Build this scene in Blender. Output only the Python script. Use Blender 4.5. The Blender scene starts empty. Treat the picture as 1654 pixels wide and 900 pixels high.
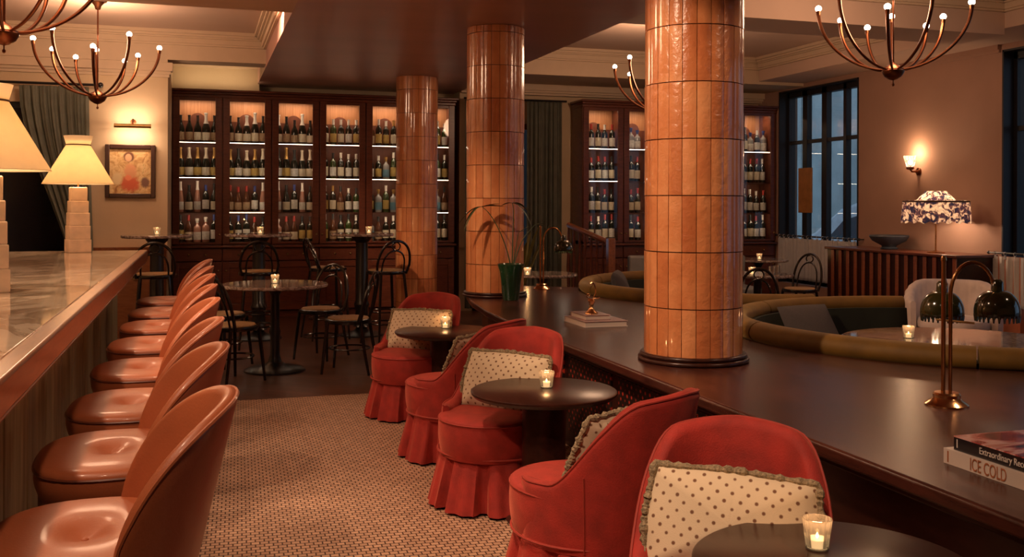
import bpy, math, random
from mathutils import Vector, Matrix
PI = math.pi
R = math.radians
random.seed(7)
SC = bpy.context.scene
COL = SC.collection

# ------------------------------------------------------------------ camera, world, exposure
H = 1.46
YAW = math.atan(502 / 1600)
S_, C_ = math.sin(YAW), math.cos(YAW)
cd = bpy.data.cameras.new('camera')
cd.sensor_width = 36
cd.lens = 36 * 1600 / 1654
cd.shift_y = -122 / 1654
cd.clip_start = .05
cd.clip_end = 200
cam = bpy.data.objects.new('camera', cd)
COL.objects.link(cam)
cam.matrix_world = (Matrix.Translation((0, 0, H)) @ Matrix.Rotation(-YAW, 4, 'Z') @ Matrix.Rotation(PI / 2, 4, 'X')
                    @ Matrix.Rotation(R(.22), 4, 'Z') @ Matrix.Identity(4))
SC.camera = cam
SC.view_settings.view_transform = 'Standard'
SC.view_settings.look = 'None'
SC.view_settings.exposure = 0.0
SC.view_settings.gamma = 1
SC.view_settings.use_curve_mapping = False
try:
    SC.cycles.max_bounces = 6
    SC.cycles.diffuse_bounces = 3
    SC.cycles.glossy_bounces = 3
    SC.cycles.transmission_bounces = 4
    SC.cycles.transparent_max_bounces = 12
    SC.cycles.sample_clamp_indirect = 4
    SC.cycles.caustics_reflective = False
    SC.cycles.caustics_refractive = False
    SC.cycles.use_denoising = True
except Exception:
    pass
W = bpy.data.worlds.new('dusk')
SC.world = W
W.use_nodes = True
nt = W.node_tree
bg = nt.nodes['Background']
bg.inputs[0].default_value = (.22, .32, .46, 1)
bg.inputs[1].default_value = 1.35

WARM = (1.0, .60, .36)
WARM2 = (1.0, .66, .43)


def lamp(kind, loc, power, color=WARM, size=.1, name='light', target=None, spot=60, blend=.6, sy=None):
    l = bpy.data.lights.new(name, kind)
    l.energy = power
    l.color = color
    if kind == 'AREA':
        l.size = size
        if sy:
            l.shape = 'RECTANGLE'
            l.size_y = sy
    else:
        l.shadow_soft_size = size
    if kind == 'SPOT':
        l.spot_size = R(spot)
        l.spot_blend = blend
    o = bpy.data.objects.new(name, l)
    COL.objects.link(o)
    o.location = loc
    if target is not None:
        d = Vector(target) - Vector(loc)
        o.rotation_euler = d.to_track_quat('-Z', 'Y').to_euler()
    return o


# unseen ceiling spots added to light stools, chairs, columns and floor (fixtures are built further down)
DOWN = [  # location, target, power, cone
    ((-1.15, 2.6, 3.28), (-.35, 3.2, .7), 150, 70),
    ((-1.15, 4.6, 3.28), (-.3, 5.6, .7), 150, 70),
    ((-.45, 1.0, 3.28), (.05, 2.6, .9), 110, 75),
    ((.25, 3.0, 3.28), (1.35, 3.2, .6), 130, 50),
    ((.2, 4.4, 3.28), (.62, 4.0, .0), 230, 42),
    ((.3, 5.6, 3.28), (.35, 5.9, .0), 110, 60),
    ((.35, 1.3, 3.28), (1.5, 2.4, .6), 150, 54),
    ((-.3, 3.4, 3.28), (2.4, 4.5, 1.3), 420, 46),
    ((3.9, 2.0, 3.4), (2.5, 4.5, 1.6), 90, 50),
    ((.3, 6.2, 3.28), (2.4, 8.2, 1.4), 260, 44),
    ((.4, 8.6, 3.28), (2.4, 11.7, 1.8), 380, 40),
    ((4.2, 1.6, 3.4), (2.8, 2.4, .66), 28, 70),
]
for p, t, w, cone in DOWN:
    lamp('SPOT', (p[0], p[1], p[2] - .03), w, WARM2, .06, 'added_spot', t, cone, .7)

# ------------------------------------------------------------------ mesh helper


class MB:
    def __init__(s):
        s.v = []
        s.f = []
        s.m = []

    def add(s, vs, fs, mi=0):
        o = len(s.v)
        s.v += [tuple(p) for p in vs]
        s.f += [tuple(i + o for i in f) for f in fs]
        s.m += [mi] * len(fs)
        return s

    def box(s, x0, x1, y0, y1, z0, z1, mi=0, M=None):
        vs = [Vector((x, y, z)) for z in (z0, z1) for y in (y0, y1) for x in (x0, x1)]
        if M is not None:
            vs = [M @ p for p in vs]
        return s.add(vs, [(0, 2, 3, 1), (4, 5, 7, 6), (0, 1, 5, 4), (2, 6, 7, 3), (0, 4, 6, 2), (1, 3, 7, 5)], mi)

    def lathe(s, prof, n=24, c=(0, 0, 0), mi=0, M=None, rot=0):
        vs = []
        for r, z in prof:
            for i in range(n):
                a = 2 * PI * i / n + rot
                p = Vector((c[0] + r * math.cos(a), c[1] + r * math.sin(a), c[2] + z))
                vs.append(M @ p if M is not None else p)
        fs = []
        for j in range(len(prof) - 1):
            for i in range(n):
                k = (i + 1) % n
                fs.append((j * n + i, j * n + k, (j + 1) * n + k, (j + 1) * n + i))
        if prof[0][0] > 1e-5:
            fs.append(tuple(range(n - 1, -1, -1)))
        if prof[-1][0] > 1e-5:
            fs.append(tuple((len(prof) - 1) * n + i for i in range(n)))
        return s.add(vs, fs, mi)

    def tube(s, pts, r, n=8, closed=False, mi=0, cap=True):
        P = [Vector(p) for p in pts]
        m = len(P)
        rs = r if isinstance(r, (list, tuple)) else [r] * m
        vs = []
        up = Vector((0, 0, 1))
        prev = None
        for i in range(m):
            if closed:
                t = P[(i + 1) % m] - P[i - 1]
            else:
                t = P[min(i + 1, m - 1)] - P[max(i - 1, 0)]
            t.normalize()
            if prev is None:
                a = up if abs(t.z) < .9 else Vector((1, 0, 0))
                u = t.cross(a).normalized()
            else:
                u = (prev - t * prev.dot(t)).normalized()
            prev = u
            w = t.cross(u)
            for k in range(n):
                an = 2 * PI * k / n
                vs.append(P[i] + (u * math.cos(an) + w * math.sin(an)) * rs[i])
        fs = []
        for i in range(m if closed else m - 1):
            j = (i + 1) % m
            for k in range(n):
                l = (k + 1) % n
                fs.append((i * n + k, i * n + l, j * n + l, j * n + k))
        if not closed and cap:
            fs.append(tuple(range(n - 1, -1, -1)))
            fs.append(tuple((m - 1) * n + k for k in range(n)))
        return s.add(vs, fs, mi)

    def grid(s, fn, nu, nv, cu=False, cv=False, mi=0):
        vs = [fn(i / (nu if cu else nu - 1), j / (nv if cv else nv - 1)) for j in range(nv) for i in range(nu)]
        fs = []
        for j in range(nv if cv else nv - 1):
            for i in range(nu if cu else nu - 1):
                a, b = i, (i + 1) % nu
                c, d = j, (j + 1) % nv
                fs.append((c * nu + a, c * nu + b, d * nu + b, d * nu + a))
        return s.add(vs, fs, mi)

    def prism(s, poly, z0, z1, mi=0):
        n = len(poly)
        vs = [(x, y, z0) for x, y in poly] + [(x, y, z1) for x, y in poly]
        fs = [tuple(range(n - 1, -1, -1)), tuple(range(n, 2 * n))]
        fs += [(i, (i + 1) % n, n + (i + 1) % n, n + i) for i in range(n)]
        return s.add(vs, fs, mi)

    def sphere(s, c, r, n=14, m=8, sz=1, mi=0):
        prof = [(r * math.sin(PI * j / m), -r * sz * math.cos(PI * j / m)) for j in range(m + 1)]
        prof[0] = (0, prof[0][1])
        prof[-1] = (0, prof[-1][1])
        return s.lathe([(max(a, 1e-4), b) for a, b in prof], n, c, mi)

    def build(s, name, mats, parent=None, smooth=35, bevel=0, seg=2, loc=None, rz=None):
        me = bpy.data.meshes.new(name)
        me.from_pydata(s.v, [], s.f)
        if not isinstance(mats, (list, tuple)):
            mats = [mats]
        for m in mats:
            me.materials.append(m)
        if len(mats) > 1:
            me.polygons.foreach_set('material_index', s.m)
        me.validate()
        me.update()
        if smooth:
            me.polygons.foreach_set('use_smooth', [True] * len(me.polygons))
            try:
                me.set_sharp_from_angle(angle=R(smooth))
            except Exception:
                pass
        o = bpy.data.objects.new(name, me)
        COL.objects.link(o)
        if parent is not None:
            o.parent = parent
        if loc is not None:
            o.location = loc
        if rz is not None:
            o.rotation_euler = (0, 0, rz)
        if bevel:
            b = o.modifiers.new('bevel', 'BEVEL')
            b.width = bevel
            b.segments = seg
            b.limit_method = 'ANGLE'
            b.angle_limit = R(40)
        return o


def thing(name, label, cat, loc=(0, 0, 0), rz=0, group=None):
    o = bpy.data.objects.new(name, None)
    COL.objects.link(o)
    o.location = loc
    o.rotation_euler = (0, 0, rz)
    o.empty_display_size = .1
    o['label'] = label
    o['category'] = cat
    if group:
        o['group'] = group
    return o


def tag(o, label, cat, group=None):
    o['label'] = label
    o['category'] = cat
    if group:
        o['group'] = group
    return o


def struct(o, label=None):
    o['kind'] = 'structure'
    if label:
        o['label'] = label
    return o


KIDS = {}


def copy_tree(o, parent=None, label=None):
    c = o.copy()
    COL.objects.link(c)
    if parent is not None:
        c.parent = parent
    if label:
        c['label'] = label
    for ch in o.children:
        copy_tree(ch, c)
    return c


def face_to(fx, fy):
    return math.atan2(fx, -fy)


def sm(a, b, x):
    t = max(0, min(1, (x - a) / (b - a)))
    return t * t * (3 - 2 * t)


# ------------------------------------------------------------------ materials
def newmat(name):
    m = bpy.data.materials.new(name)
    m.use_nodes = True
    t = m.node_tree
    return m, t, t.nodes['Principled BSDF']


def link(t, a, b):
    t.links.new(a, b)


def coords(t, scale=(1, 1, 1), rot=(0, 0, 0), loc=(0, 0, 0)):
    tc = t.nodes.new('ShaderNodeTexCoord')
    mp = t.nodes.new('ShaderNodeMapping')
    mp.inputs['Scale'].default_value = scale
    mp.inputs['Rotation'].default_value = rot
    mp.inputs['Location'].default_value = loc
    link(t, tc.outputs['Object'], mp.inputs[0])
    return mp.outputs[0]


def noise(t, vec, scale=5, detail=3, rough=.5, dist=0):
    n = t.nodes.new('ShaderNodeTexNoise')
    n.inputs['Scale'].default_value = scale
    n.inputs['Detail'].default_value = detail
    n.inputs['Roughness'].default_value = rough
    n.inputs['Distortion'].default_value = dist
    if vec is not None:
        link(t, vec, n.inputs['Vector'])
    return n


def ramp(t, fac, stops):
    r = t.nodes.new('ShaderNodeValToRGB')
    e = r.color_ramp.elements
    while len(e) < len(stops):
        e.new(.5)
    for k, (p, c) in enumerate(stops):
        e[k].position = p
        e[k].color = (*c, 1)
    link(t, fac, r.inputs[0])
    return r.outputs[0]


def bump(t, h, bs, strength=.3, dist=.01):
    b = t.nodes.new('ShaderNodeBump')
    b.inputs['Strength'].default_value = strength
    b.inputs['Distance'].default_value = dist
    link(t, h, b.inputs['Height'])
    link(t, b.outputs[0], bs.inputs['Normal'])
    return b


def simple(name, col, rough=.5, metal=0, var=.12, nscale=8, bmp=0, bscale=60, sheen=0, coat=0, stretch=(1, 1, 1), emit=None):
    m, t, b = newmat(name)
    b.inputs['Roughness'].default_value = rough
    b.inputs['Metallic'].default_value = metal
    v = coords(t, stretch)
    n = noise(t, v, nscale, 4)
    lo = tuple(max(0, c * (1 - var)) for c in col)
    hi = tuple(min(1, c * (1 + var)) for c in col)
    link(t, ramp(t, n.outputs[0], [(.3, lo), (.7, hi)]), b.inputs['Base Color'])
    if bmp:
        n2 = noise(t, v, bscale, 3)
        bump(t, n2.outputs[0], b, bmp, .005)
    if sheen:
        b.inputs['Sheen Weight'].default_value = sheen
        b.inputs['Sheen Roughness'].default_value = .4
        b.inputs['Sheen Tint'].default_value = (min(1, col[0] * 2 + .25), min(1, col[1] * 2 + .22), min(1, col[2] * 2 + .13), 1)
    if coat:
        b.inputs['Coat Weight'].default_value = coat
        b.inputs['Coat Roughness'].default_value = .12
    if emit:
        b.inputs['Emission Color'].default_value = (*emit[0], 1)
        b.inputs['Emission Strength'].default_value = emit[1]
    return m


def wood(name, c0, c1, rough=.35, scale=(2, 14, 14), coat=.2, bmp=.05, spec=.5):
    m, t, b = newmat(name)
    b.inputs['Specular IOR Level'].default_value = spec
    v = coords(t, scale)
    n = noise(t, v, 2.2, 6, .6, 1.2)
    link(t, ramp(t, n.outputs[0], [(.28, c0), (.72, c1)]), b.inputs['Base Color'])
    b.inputs['Roughness'].default_value = rough
    b.inputs['Coat Weight'].default_value = coat
    b.inputs['Coat Roughness'].default_value = .2
    bump(t, n.outputs[0], b, bmp, .004)
    return m


def emission(name, col, st):
    m = bpy.data.materials.new(name)
    m.use_nodes = True
    t = m.node_tree
    t.nodes.remove(t.nodes['Principled BSDF'])
    e = t.nodes.new('ShaderNodeEmission')
    e.inputs[0].default_value = (*col, 1)
    e.inputs[1].default_value = st
    link(t, e.outputs[0], t.nodes['Material Output'].inputs[0])
    return m


def thin_glass(name, tint=(1, 1, 1), refl=1.0, rough=.02):
    m = bpy.data.materials.new(name)
    m.use_nodes = True
    t = m.node_tree
    t.nodes.remove(t.nodes['Principled BSDF'])
    tr = t.nodes.new('ShaderNodeBsdfTransparent')
    tr.inputs[0].default_value = (*tint, 1)
    gl = t.nodes.new('ShaderNodeBsdfGlossy')
    gl.inputs['Roughness'].default_value = rough
    fr = t.nodes.new('ShaderNodeFresnel')
    fr.inputs[0].default_value = 1.45
    mu = t.nodes.new('ShaderNodeMath')
    mu.operation = 'MULTIPLY'
    mu.inputs[1].default_value = refl
    mx = t.nodes.new('ShaderNodeMixShader')
    link(t, fr.outputs[0], mu.inputs[0])
    link(t, mu.outputs[0], mx.inputs[0])
    link(t, tr.outputs[0], mx.inputs[1])
    link(t, gl.outputs[0], mx.inputs[2])
    link(t, mx.outputs[0], t.nodes['Material Output'].inputs[0])
    return m


def marble(name, base, vein, rough=.12, scale=2.0):
    m, t, b = newmat(name)
    v = coords(t, (scale, scale * .6, scale), (0, 0, .5))
    n = noise(t, v, 1.4, 8, .62, 2.2)
    n2 = noise(t, v, 5, 6, .6, .8)
    a = ramp(t, n.outputs[0], [(.40, base), (.49, vein), (.53, base)])
    c = ramp(t, n2.outputs[0], [(.3, (.78, .76, .74)), (.7, (1, 1, 1))])
    mx = t.nodes.new('ShaderNodeMix')
    mx.data_type = 'RGBA'
    mx.blend_type = 'MULTIPLY'
    mx.inputs[0].default_value = 1
    link(t, a, mx.inputs[6])
    link(t, c, mx.inputs[7])
    link(t, mx.outputs[2], b.inputs['Base Color'])
    b.inputs['Roughness'].default_value = rough
    b.inputs['Coat Weight'].default_value = .3
    b.inputs['Coat Roughness'].default_value = .05
    return m


def tile_glaze():
    m, t, b = newmat('glazed terracotta tile')
    g = t.nodes.new('ShaderNodeNewGeometry')
    v = coords(t)
    n = noise(t, v, 7, 5, .6, .5)
    mix = t.nodes.new('ShaderNodeMath')
    mix.operation = 'MULTIPLY_ADD'
    mix.inputs[1].default_value = .40
    link(t, g.outputs['Random Per Island'], mix.inputs[0])
    mm = t.nodes.new('ShaderNodeMath')
    mm.operation = 'MULTIPLY'
    mm.inputs[1].default_value = .55
    link(t, n.outputs[0], mm.inputs[0])
    link(t, mm.outputs[0], mix.inputs[2])
    c = ramp(t, mix.outputs[0], [(.15, (.42, .115, .038)), (.5, (.60, .215, .078)), (.85, (.78, .37, .165))])
    link(t, c, b.inputs['Base Color'])
    b.inputs['Roughness'].default_value = .3
    b.inputs['Coat Weight'].default_value = 1
    b.inputs['Coat Roughness'].default_value = .05
    n2 = noise(t, v, 24, 3, .55, .3)
    bump(t, n2.outputs[0], b, .62, .009)
    return m


def mosaic():
    m, t, b = newmat('small mosaic floor tile')
    v = coords(t, (1, 1, 1), (0, 0, R(2)))
    br = t.nodes.new('ShaderNodeTexBrick')
    br.offset = .5
    br.inputs['Color1'].default_value = (.56, .34, .22, 1)
    br.inputs['Color2'].default_value = (.42, .245, .155, 1)
    br.inputs['Mortar'].default_value = (.07, .032, .02, 1)
    br.inputs['Scale'].default_value = 1
    br.inputs['Mortar Size'].default_value = .0036
    br.inputs['Mortar Smooth'].default_value = .3
    br.inputs['Brick Width'].default_value = .037
    br.inputs['Row Height'].default_value = .033
    link(t, v, br.inputs['Vector'])
    n = noise(t, v, 1.6, 3)
    mx = t.nodes.new('ShaderNodeMix')
    mx.data_type = 'RGBA'
    mx.blend_type = 'MULTIPLY'
    mx.inputs[0].default_value = 1
    link(t, br.outputs[0], mx.inputs[6])
    link(t, ramp(t, n.outputs[0], [(.3, (.82, .8, .78)), (.7, (1, 1, 1))]), mx.inputs[7])
    link(t, mx.outputs[2], b.inputs['Base Color'])
    b.inputs['Roughness'].default_value = .5
    bump(t, br.outputs[1], b, -.5, .002)
    return m


def planks(name, c0, c1, w=.11, l=.9, rot=0, rough=.3):
    m, t, b = newmat(name)
    v = coords(t, (1, 1, 1), (0, 0, rot))
    br = t.nodes.new('ShaderNodeTexBrick')
    br.inputs['Color1'].default_value = (*c0, 1)
    br.inputs['Color2'].default_value = (*c1, 1)
    br.inputs['Mortar'].default_value = (c0[0] * .2, c0[1] * .2, c0[2] * .2, 1)
    br.inputs['Scale'].default_value = 1
    br.inputs['Mortar Size'].default_value = .002
    br.inputs['Brick Width'].default_value = l
    br.inputs['Row Height'].default_value = w
    link(t, v, br.inputs['Vector'])
    v2 = coords(t, (2.5, 26, 1), (0, 0, rot))
    n = noise(t, v2, 2, 5, .6, .6)
    mx = t.nodes.new('ShaderNodeMix')
    mx.data_type = 'RGBA'
    mx.blend_type = 'MULTIPLY'
    mx.inputs[0].default_value = 1
    link(t, br.outputs[0], mx.inputs[6])
    link(t, ramp(t, n.outputs[0], [(.3, (.55, .5, .48)), (.7, (1, 1, 1))]), mx.inputs[7])
    link(t, mx.outputs[2], b.inputs['Base Color'])
    b.inputs['Roughness'].default_value = rough
    b.inputs['Coat Weight'].default_value = .15
    b.inputs['Coat Roughness'].default_value = .25
    return m


def cushion_fabric(name, base, dot, scale=34):
    m, t, b = newmat(name)
    v = coords(t, (1, 1, 0), (0, 0, R(45)))
    vo = t.nodes.new('ShaderNodeTexVoronoi')
    vo.inputs['Scale'].default_value = scale
    vo.inputs['Randomness'].default_value = .12
    link(t, v, vo.inputs['Vector'])
    c = ramp(t, vo.outputs['Distance'], [(.13, dot), (.22, base)])
    link(t, c, b.inputs['Base Color'])
    b.inputs['Roughness'].default_value = .9
    n = noise(t, coords(t), 300, 2)
    bump(t, n.outputs[0], b, .3, .002)
    return m


def painting():
    m, t, b = newmat('painted canvas of flowers and a figure')
    tc = t.nodes.new('ShaderNodeTexCoord')
    mp = t.nodes.new('ShaderNodeMapping')
    link(t, tc.outputs['Object'], mp.inputs[0])
    v = mp.outputs[0]
    n = noise(t, v, 11, 6, .65, 1.5)
    base = ramp(t, n.outputs[0], [(.3, (.34, .15, .05)), (.45, (.60, .36, .14)), (.58, (.78, .55, .27)), (.72, (.42, .30, .10))])

    def blob(cx, cz, rx, rz, col, prev, soft=.35, dist=.5):
        mp2 = t.nodes.new('ShaderNodeMapping')
        mp2.inputs['Location'].default_value = (-cx / rx, 0, -cz / rz)
        mp2.inputs['Scale'].default_value = (1 / rx, 0, 1 / rz)
        link(t, tc.outputs['Object'], mp2.inputs[0])
        ln = t.nodes.new('ShaderNodeVectorMath')
        ln.operation = 'LENGTH'
        link(t, mp2.outputs[0], ln.inputs[0])
        nn = noise(t, v, 34, 4, .7)
        ad = t.nodes.new('ShaderNodeMath')
        ad.operation = 'MULTIPLY_ADD'
        ad.inputs[1].default_value = dist
        link(t, nn.outputs[0], ad.inputs[0])
        link(t, ln.outputs['Value'], ad.inputs[2])
        fac = ramp(t, ad.outputs[0], [(.72, (1, 1, 1)), (min(1, .80 + soft * .4), (0, 0, 0))])
        mx = t.nodes.new('ShaderNodeMix')
        mx.data_type = 'RGBA'
        link(t, fac, mx.inputs[0])
        link(t, prev, mx.inputs[6])
        mx.inputs[7].default_value = (*col, 1)
        return mx.outputs[2]
    c = blob(.0, -.13, .17, .17, (.62, .12, .05), base, .5, .7)
    c = blob(-.13, -.08, .08, .11, (.72, .55, .30), c, .5)
    c = blob(.15, -.12, .07, .09, (.20, .10, .07), c, .5)
    c = blob(.0, .0, .10, .13, (.70, .33, .16), c, .5)
    c = blob(-.015, .155, .075, .075, (.16, .06, .03), c, .3, .2)
    c = blob(-.02, .145, .048, .058, (.68, .40, .22), c, .3, .2)
    c = blob(-.02, -.07, .05, .05, (.80, .25, .12), c, .5)
    link(t, c, b.inputs['Base Color'])
    b.inputs['Roughness'].default_value = .6
    return m


def stained_shade(name):
    m, t, b = newmat(name)
    v = coords(t)
    n = noise(t, v, 11, 4, .6, 1.4)
    c = ramp(t, n.outputs[0], [(.42, (.02, .02, .05)), (.49, (.12, .05, .06)), (.53, (.62, .50, .38)), (.66, (.8, .70, .55))])
    link(t, c, b.inputs['Base Color'])
    b.inputs['Roughness'].default_value = .8
    tr = t.nodes.new('ShaderNodeBsdfTranslucent')
    link(t, c, tr.inputs[0])
    mx = t.nodes.new('ShaderNodeMixShader')
    mx.inputs[0].default_value = .5
    link(t, b.outputs[0], mx.inputs[1])
    link(t, tr.outputs[0], mx.inputs[2])
    link(t, mx.outputs[0], t.nodes['Material Output'].inputs[0])
    return m


def translucent(name, col, fac=.6, rough=.8):
    m, t, b = newmat(name)
    b.inputs['Base Color'].default_value = (*col, 1)
    b.inputs['Roughness'].default_value = rough
    n = noise(t, coords(t), 14, 3)
    c = ramp(t, n.outputs[0], [(.3, tuple(x * .92 for x in col)), (.7, col)])
    link(t, c, b.inputs['Base Color'])
    tr = t.nodes.new('ShaderNodeBsdfTranslucent')
    link(t, c, tr.inputs[0])
    mx = t.nodes.new('ShaderNodeMixShader')
    mx.inputs[0].default_value = fac
    link(t, b.outputs[0], mx.inputs[1])
    link(t, tr.outputs[0], mx.inputs[2])
    link(t, mx.outputs[0], t.nodes['Material Output'].inputs[0])
    return m


def stripes(name, c0, c1, freq, axis='y'):
    m, t, b = newmat(name)
    sc = (0, freq, 0) if axis == 'y' else (freq, 0, 0)
    w = t.nodes.new('ShaderNodeTexWave')
    w.bands_direction = 'Y' if axis == 'y' else 'X'
    w.inputs['Scale'].default_value = freq / 6.283 * 2
    link(t, coords(t), w.inputs['Vector'])
    link(t, ramp(t, w.outputs['Fac'], [(.45, c0), (.55, c1)]), b.inputs['Base Color'])
    b.inputs['Roughness'].default_value = .4
    return m


def lattice(name):
    m, t, b = newmat(name)
    v = coords(t, (1, 1, 1), (R(45), 0, 0))
    vo = t.nodes.new('ShaderNodeTexVoronoi')
    vo.inputs['Scale'].default_value = 26
    vo.inputs['Randomness'].default_value = .1
    link(t, v, vo.inputs['Vector'])
    link(t, ramp(t, vo.outputs['Distance'], [(.28, (.65, .05, .025)), (.42, (.02, .008, .006))]), b.inputs['Base Color'])
    b.inputs['Roughness'].default_value = .5
    return m


M = {}
M['plaster'] = simple('warm plaster wall', (.60, .45, .29), .85, var=.05, nscale=3, bmp=.15, bscale=40)
M['plaster_right'] = simple('rose plaster wall', (.40, .235, .17), .85, var=.06, nscale=2, bmp=.15, bscale=40)
M['ceiling'] = simple('warm ceiling paint', (.62, .44, .34), .8, var=.03, nscale=2)
M['soffit'] = simple('low sheen soffit paint', (.50, .27, .22), .38, var=.08, nscale=1.2, stretch=(.4, 2, 1))
M['cornice'] = simple('cornice paint', (.62, .47, .33), .7, var=.03)
M['mahogany'] = wood('dark red mahogany', (.085, .020, .010), (.17, .045, .020), .32, (3, 3, 14))
M['mahogany_flat'] = wood('mahogany of cabinet back', (.12, .035, .018), (.20, .06, .03), .5, (20, 3, 3), 0)
M['orange_wood'] = wood('honey wood panelling', (.30, .11, .04), (.62, .30, .14), .5, (60, 3, 1.0), 0)
M['rail_wood'] = wood('polished brown rail wood', (.15, .045, .015), (.30, .10, .035), .28, (14, 2, 14), .5)
M['plinth'] = wood('dark oiled walnut top', (.026, .008, .006), (.088, .025, .016), .27, (9, 1.3, 9), .05, .12, spec=.38)
M['dark_wood'] = wood('near black walnut', (.022, .006, .004), (.045, .013, .008), .3, (9, 2, 9), .08, spec=.3)
M['bar_panel'] = simple('olive bar front panel', (.34, .31, .18), .5, var=.35, nscale=5, stretch=(1, 4, .4), bmp=.2, bscale=20)
M['wainscot'] = wood('amber wainscot', (.22, .075, .025), (.34, .13, .05), .45, (3, 3, 12), .2)
M['marble'] = marble('warm veined marble', (.86, .68, .50), (.50, .34, .22), .08, 1.0)
M['grey_marble'] = marble('grey veined marble', (.52, .42, .37), (.16, .10, .08), .06, 5)
M['leather'] = simple('cognac leather', (.41, .110, .042), .46, var=.14, nscale=4, bmp=.12, bscale=160, coat=.16)
M['leather_dark'] = simple('dark leather welt', (.16, .04, .02), .4)
M['velvet'] = simple('rust red velvet', (.31, .018, .011), .8, var=.22, nscale=14, bmp=.25, bscale=200, sheen=.5)
M['velvet_welt'] = simple('rust red welt', (.30, .022, .012), .7, sheen=.3)
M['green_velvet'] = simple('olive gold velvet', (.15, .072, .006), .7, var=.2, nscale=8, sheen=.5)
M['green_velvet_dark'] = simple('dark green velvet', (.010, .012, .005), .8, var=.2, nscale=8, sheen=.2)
M['grey_fabric'] = simple('grey linen', (.085, .07, .068), .9, var=.12, nscale=60, stretch=(1, 6, 1), bmp=.2)
M['grey_seat'] = simple('blue grey leather', (.22, .22, .22), .5)
M['cushion'] = cushion_fabric('cream cushion cloth with brown sprigs', (.66, .52, .36), (.17, .075, .04), 33)
M['fringe'] = simple('khaki fringe', (.27, .20, .12), .95, var=.5, nscale=120, bmp=.8, bscale=300)
M['copper'] = simple('aged copper', (.21, .075, .035), .3, 1, var=.25, nscale=6)
M['brass'] = simple('polished brass', (.70, .38, .17), .18, 1, var=.1)
M['brass_dull'] = simple('satin brass', (.42, .27, .11), .4, 1)
M['bulb'] = emission('frosted bulb glow', (1, .82, .62), 14)
M['led'] = emission('shelf strip glow', (1, .80, .58), 13)
M['black'] = simple('black bentwood lacquer', (.012, .008, .007), .22, var=.2, coat=.5)
M['cane'] = simple('tan woven seat', (.36, .21, .09), .6, var=.25, nscale=90)
M['iron'] = simple('black cast iron', (.012, .011, .012), .3, coat=.3)
M['glass'] = thin_glass('clear pane', (.93, .95, .95), .8)
M['window_glass'] = thin_glass('street window pane', (.93, .95, .95), .3)


def votive_glass(name, f):
    m = thin_glass(name, (.97, .95, .92), 2.0, .06)
    t = m.node_tree
    out = t.nodes['Material Output']
    prev = out.inputs[0].links[0].from_socket
    d = t.nodes.new('ShaderNodeBsdfTranslucent')
    d.inputs[0].default_value = (1, .95, .9, 1)
    d2 = t.nodes.new('ShaderNodeBsdfDiffuse')
    d2.inputs[0].default_value = (.9, .85, .8, 1)
    a = t.nodes.new('ShaderNodeMixShader')
    a.inputs[0].default_value = .4
    link(t, d.outputs[0], a.inputs[1])
    link(t, d2.outputs[0], a.inputs[2])
    x = t.nodes.new('ShaderNodeMixShader')
    x.inputs[0].default_value = f
    link(t, prev, x.inputs[1])
    link(t, a.outputs[0], x.inputs[2])
    link(t, x.outputs[0], out.inputs[0])
    return m


M['cup_glass'] = votive_glass('ribbed votive glass', .09)
M['wax'] = simple('lit candle wax', (.9, .75, .5), .5, emit=((1, .62, .28), 1.2))
M['flame'] = emission('candle flame', (1, .62, .25), 12)
M['curtain'] = simple('grey green velvet drape', (.115, .12, .092), .8, var=.15, sheen=.4)
M['cafe'] = translucent('off white cafe curtain', (.78, .74, .70), .35)
M['alabaster'] = simple('alabaster block', (.72, .52, .36), .45, var=.2, nscale=9, emit=((1, .6, .3), .05))
M['shade'] = translucent('cream paper lampshade', (.88, .74, .52), .6)
M['shade_trim'] = simple('lampshade dark band', (.10, .05, .03), .7)
M['pattern_shade'] = stained_shade('floral pleated shade cloth')
M['tile'] = tile_glaze()
M['grout'] = simple('dark grout', (.07, .028, .016), .8)
M['mosaic'] = mosaic()
M['parquet'] = planks('dark parquet', (.10, .036, .018), (.17, .065, .034), .09, .6, R(38), .3)
M['frame_dark'] = simple('near black window frame', (.012, .010, .012), .45)
M['night'] = simple('night wall outside', (.022, .024, .028), .7)
M['facade'] = simple('stone facade outside', (.62, .68, .64), .9, var=.2, nscale=1.5)
M['asphalt'] = simple('asphalt', (.05, .055, .06), .9)
M['car_paint'] = simple('white car paint', (.85, .87, .88), .25, coat=.6)
M['car_glass'] = simple('dark car window', (.02, .03, .04), .08)
M['board'] = simple('amber hanging board', (.42, .18, .05), .6, var=.2)
M['cream_uph'] = simple('cream channelled upholstery', (.70, .58, .52), .85, sheen=.3)
M['rust_uph'] = simple('brown upholstery band', (.16, .065, .04), .8)
M['green_glaze'] = simple('dark green glazed pot', (.012, .045, .018), .15, coat=.8, var=.3)
M['leaf'] = simple('palm leaf', (.035, .055, .015), .5, var=.3)
M['leaf_olive'] = simple('olive leaf', (.12, .10, .02), .5, var=.3)
M['soil'] = simple('potting soil', (.03, .018, .01), .9, bmp=.6)
M['green_enamel'] = simple('dark olive enamel', (.030, .032, .008), .12, coat=1, var=.15)
M['bead'] = simple('dark glass fringe', (.02, .03, .012), .1, coat=1)
M['bowl'] = simple('blue grey stoneware', (.055, .065, .085), .4, var=.2)
M['paper'] = simple('page edges', (.62, .50, .42), .8, var=.1, nscale=3, stretch=(1, 1, 200))
M['book_white'] = simple('off white book cloth', (.62, .52, .46), .5, var=.05)
M['book_black'] = simple('black book jacket', (.012, .010, .012), .25, coat=.5)
M['book_mauve'] = simple('mauve book jacket', (.40, .24, .22), .35, coat=.4)
M['ink_white'] = simple('white lettering', (.75, .66, .6), .5)
M['ink_brown'] = simple('copper lettering', (.36, .12, .05), .4)
M['lattice'] = lattice('red woven lattice')
M['painting'] = painting()
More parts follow.
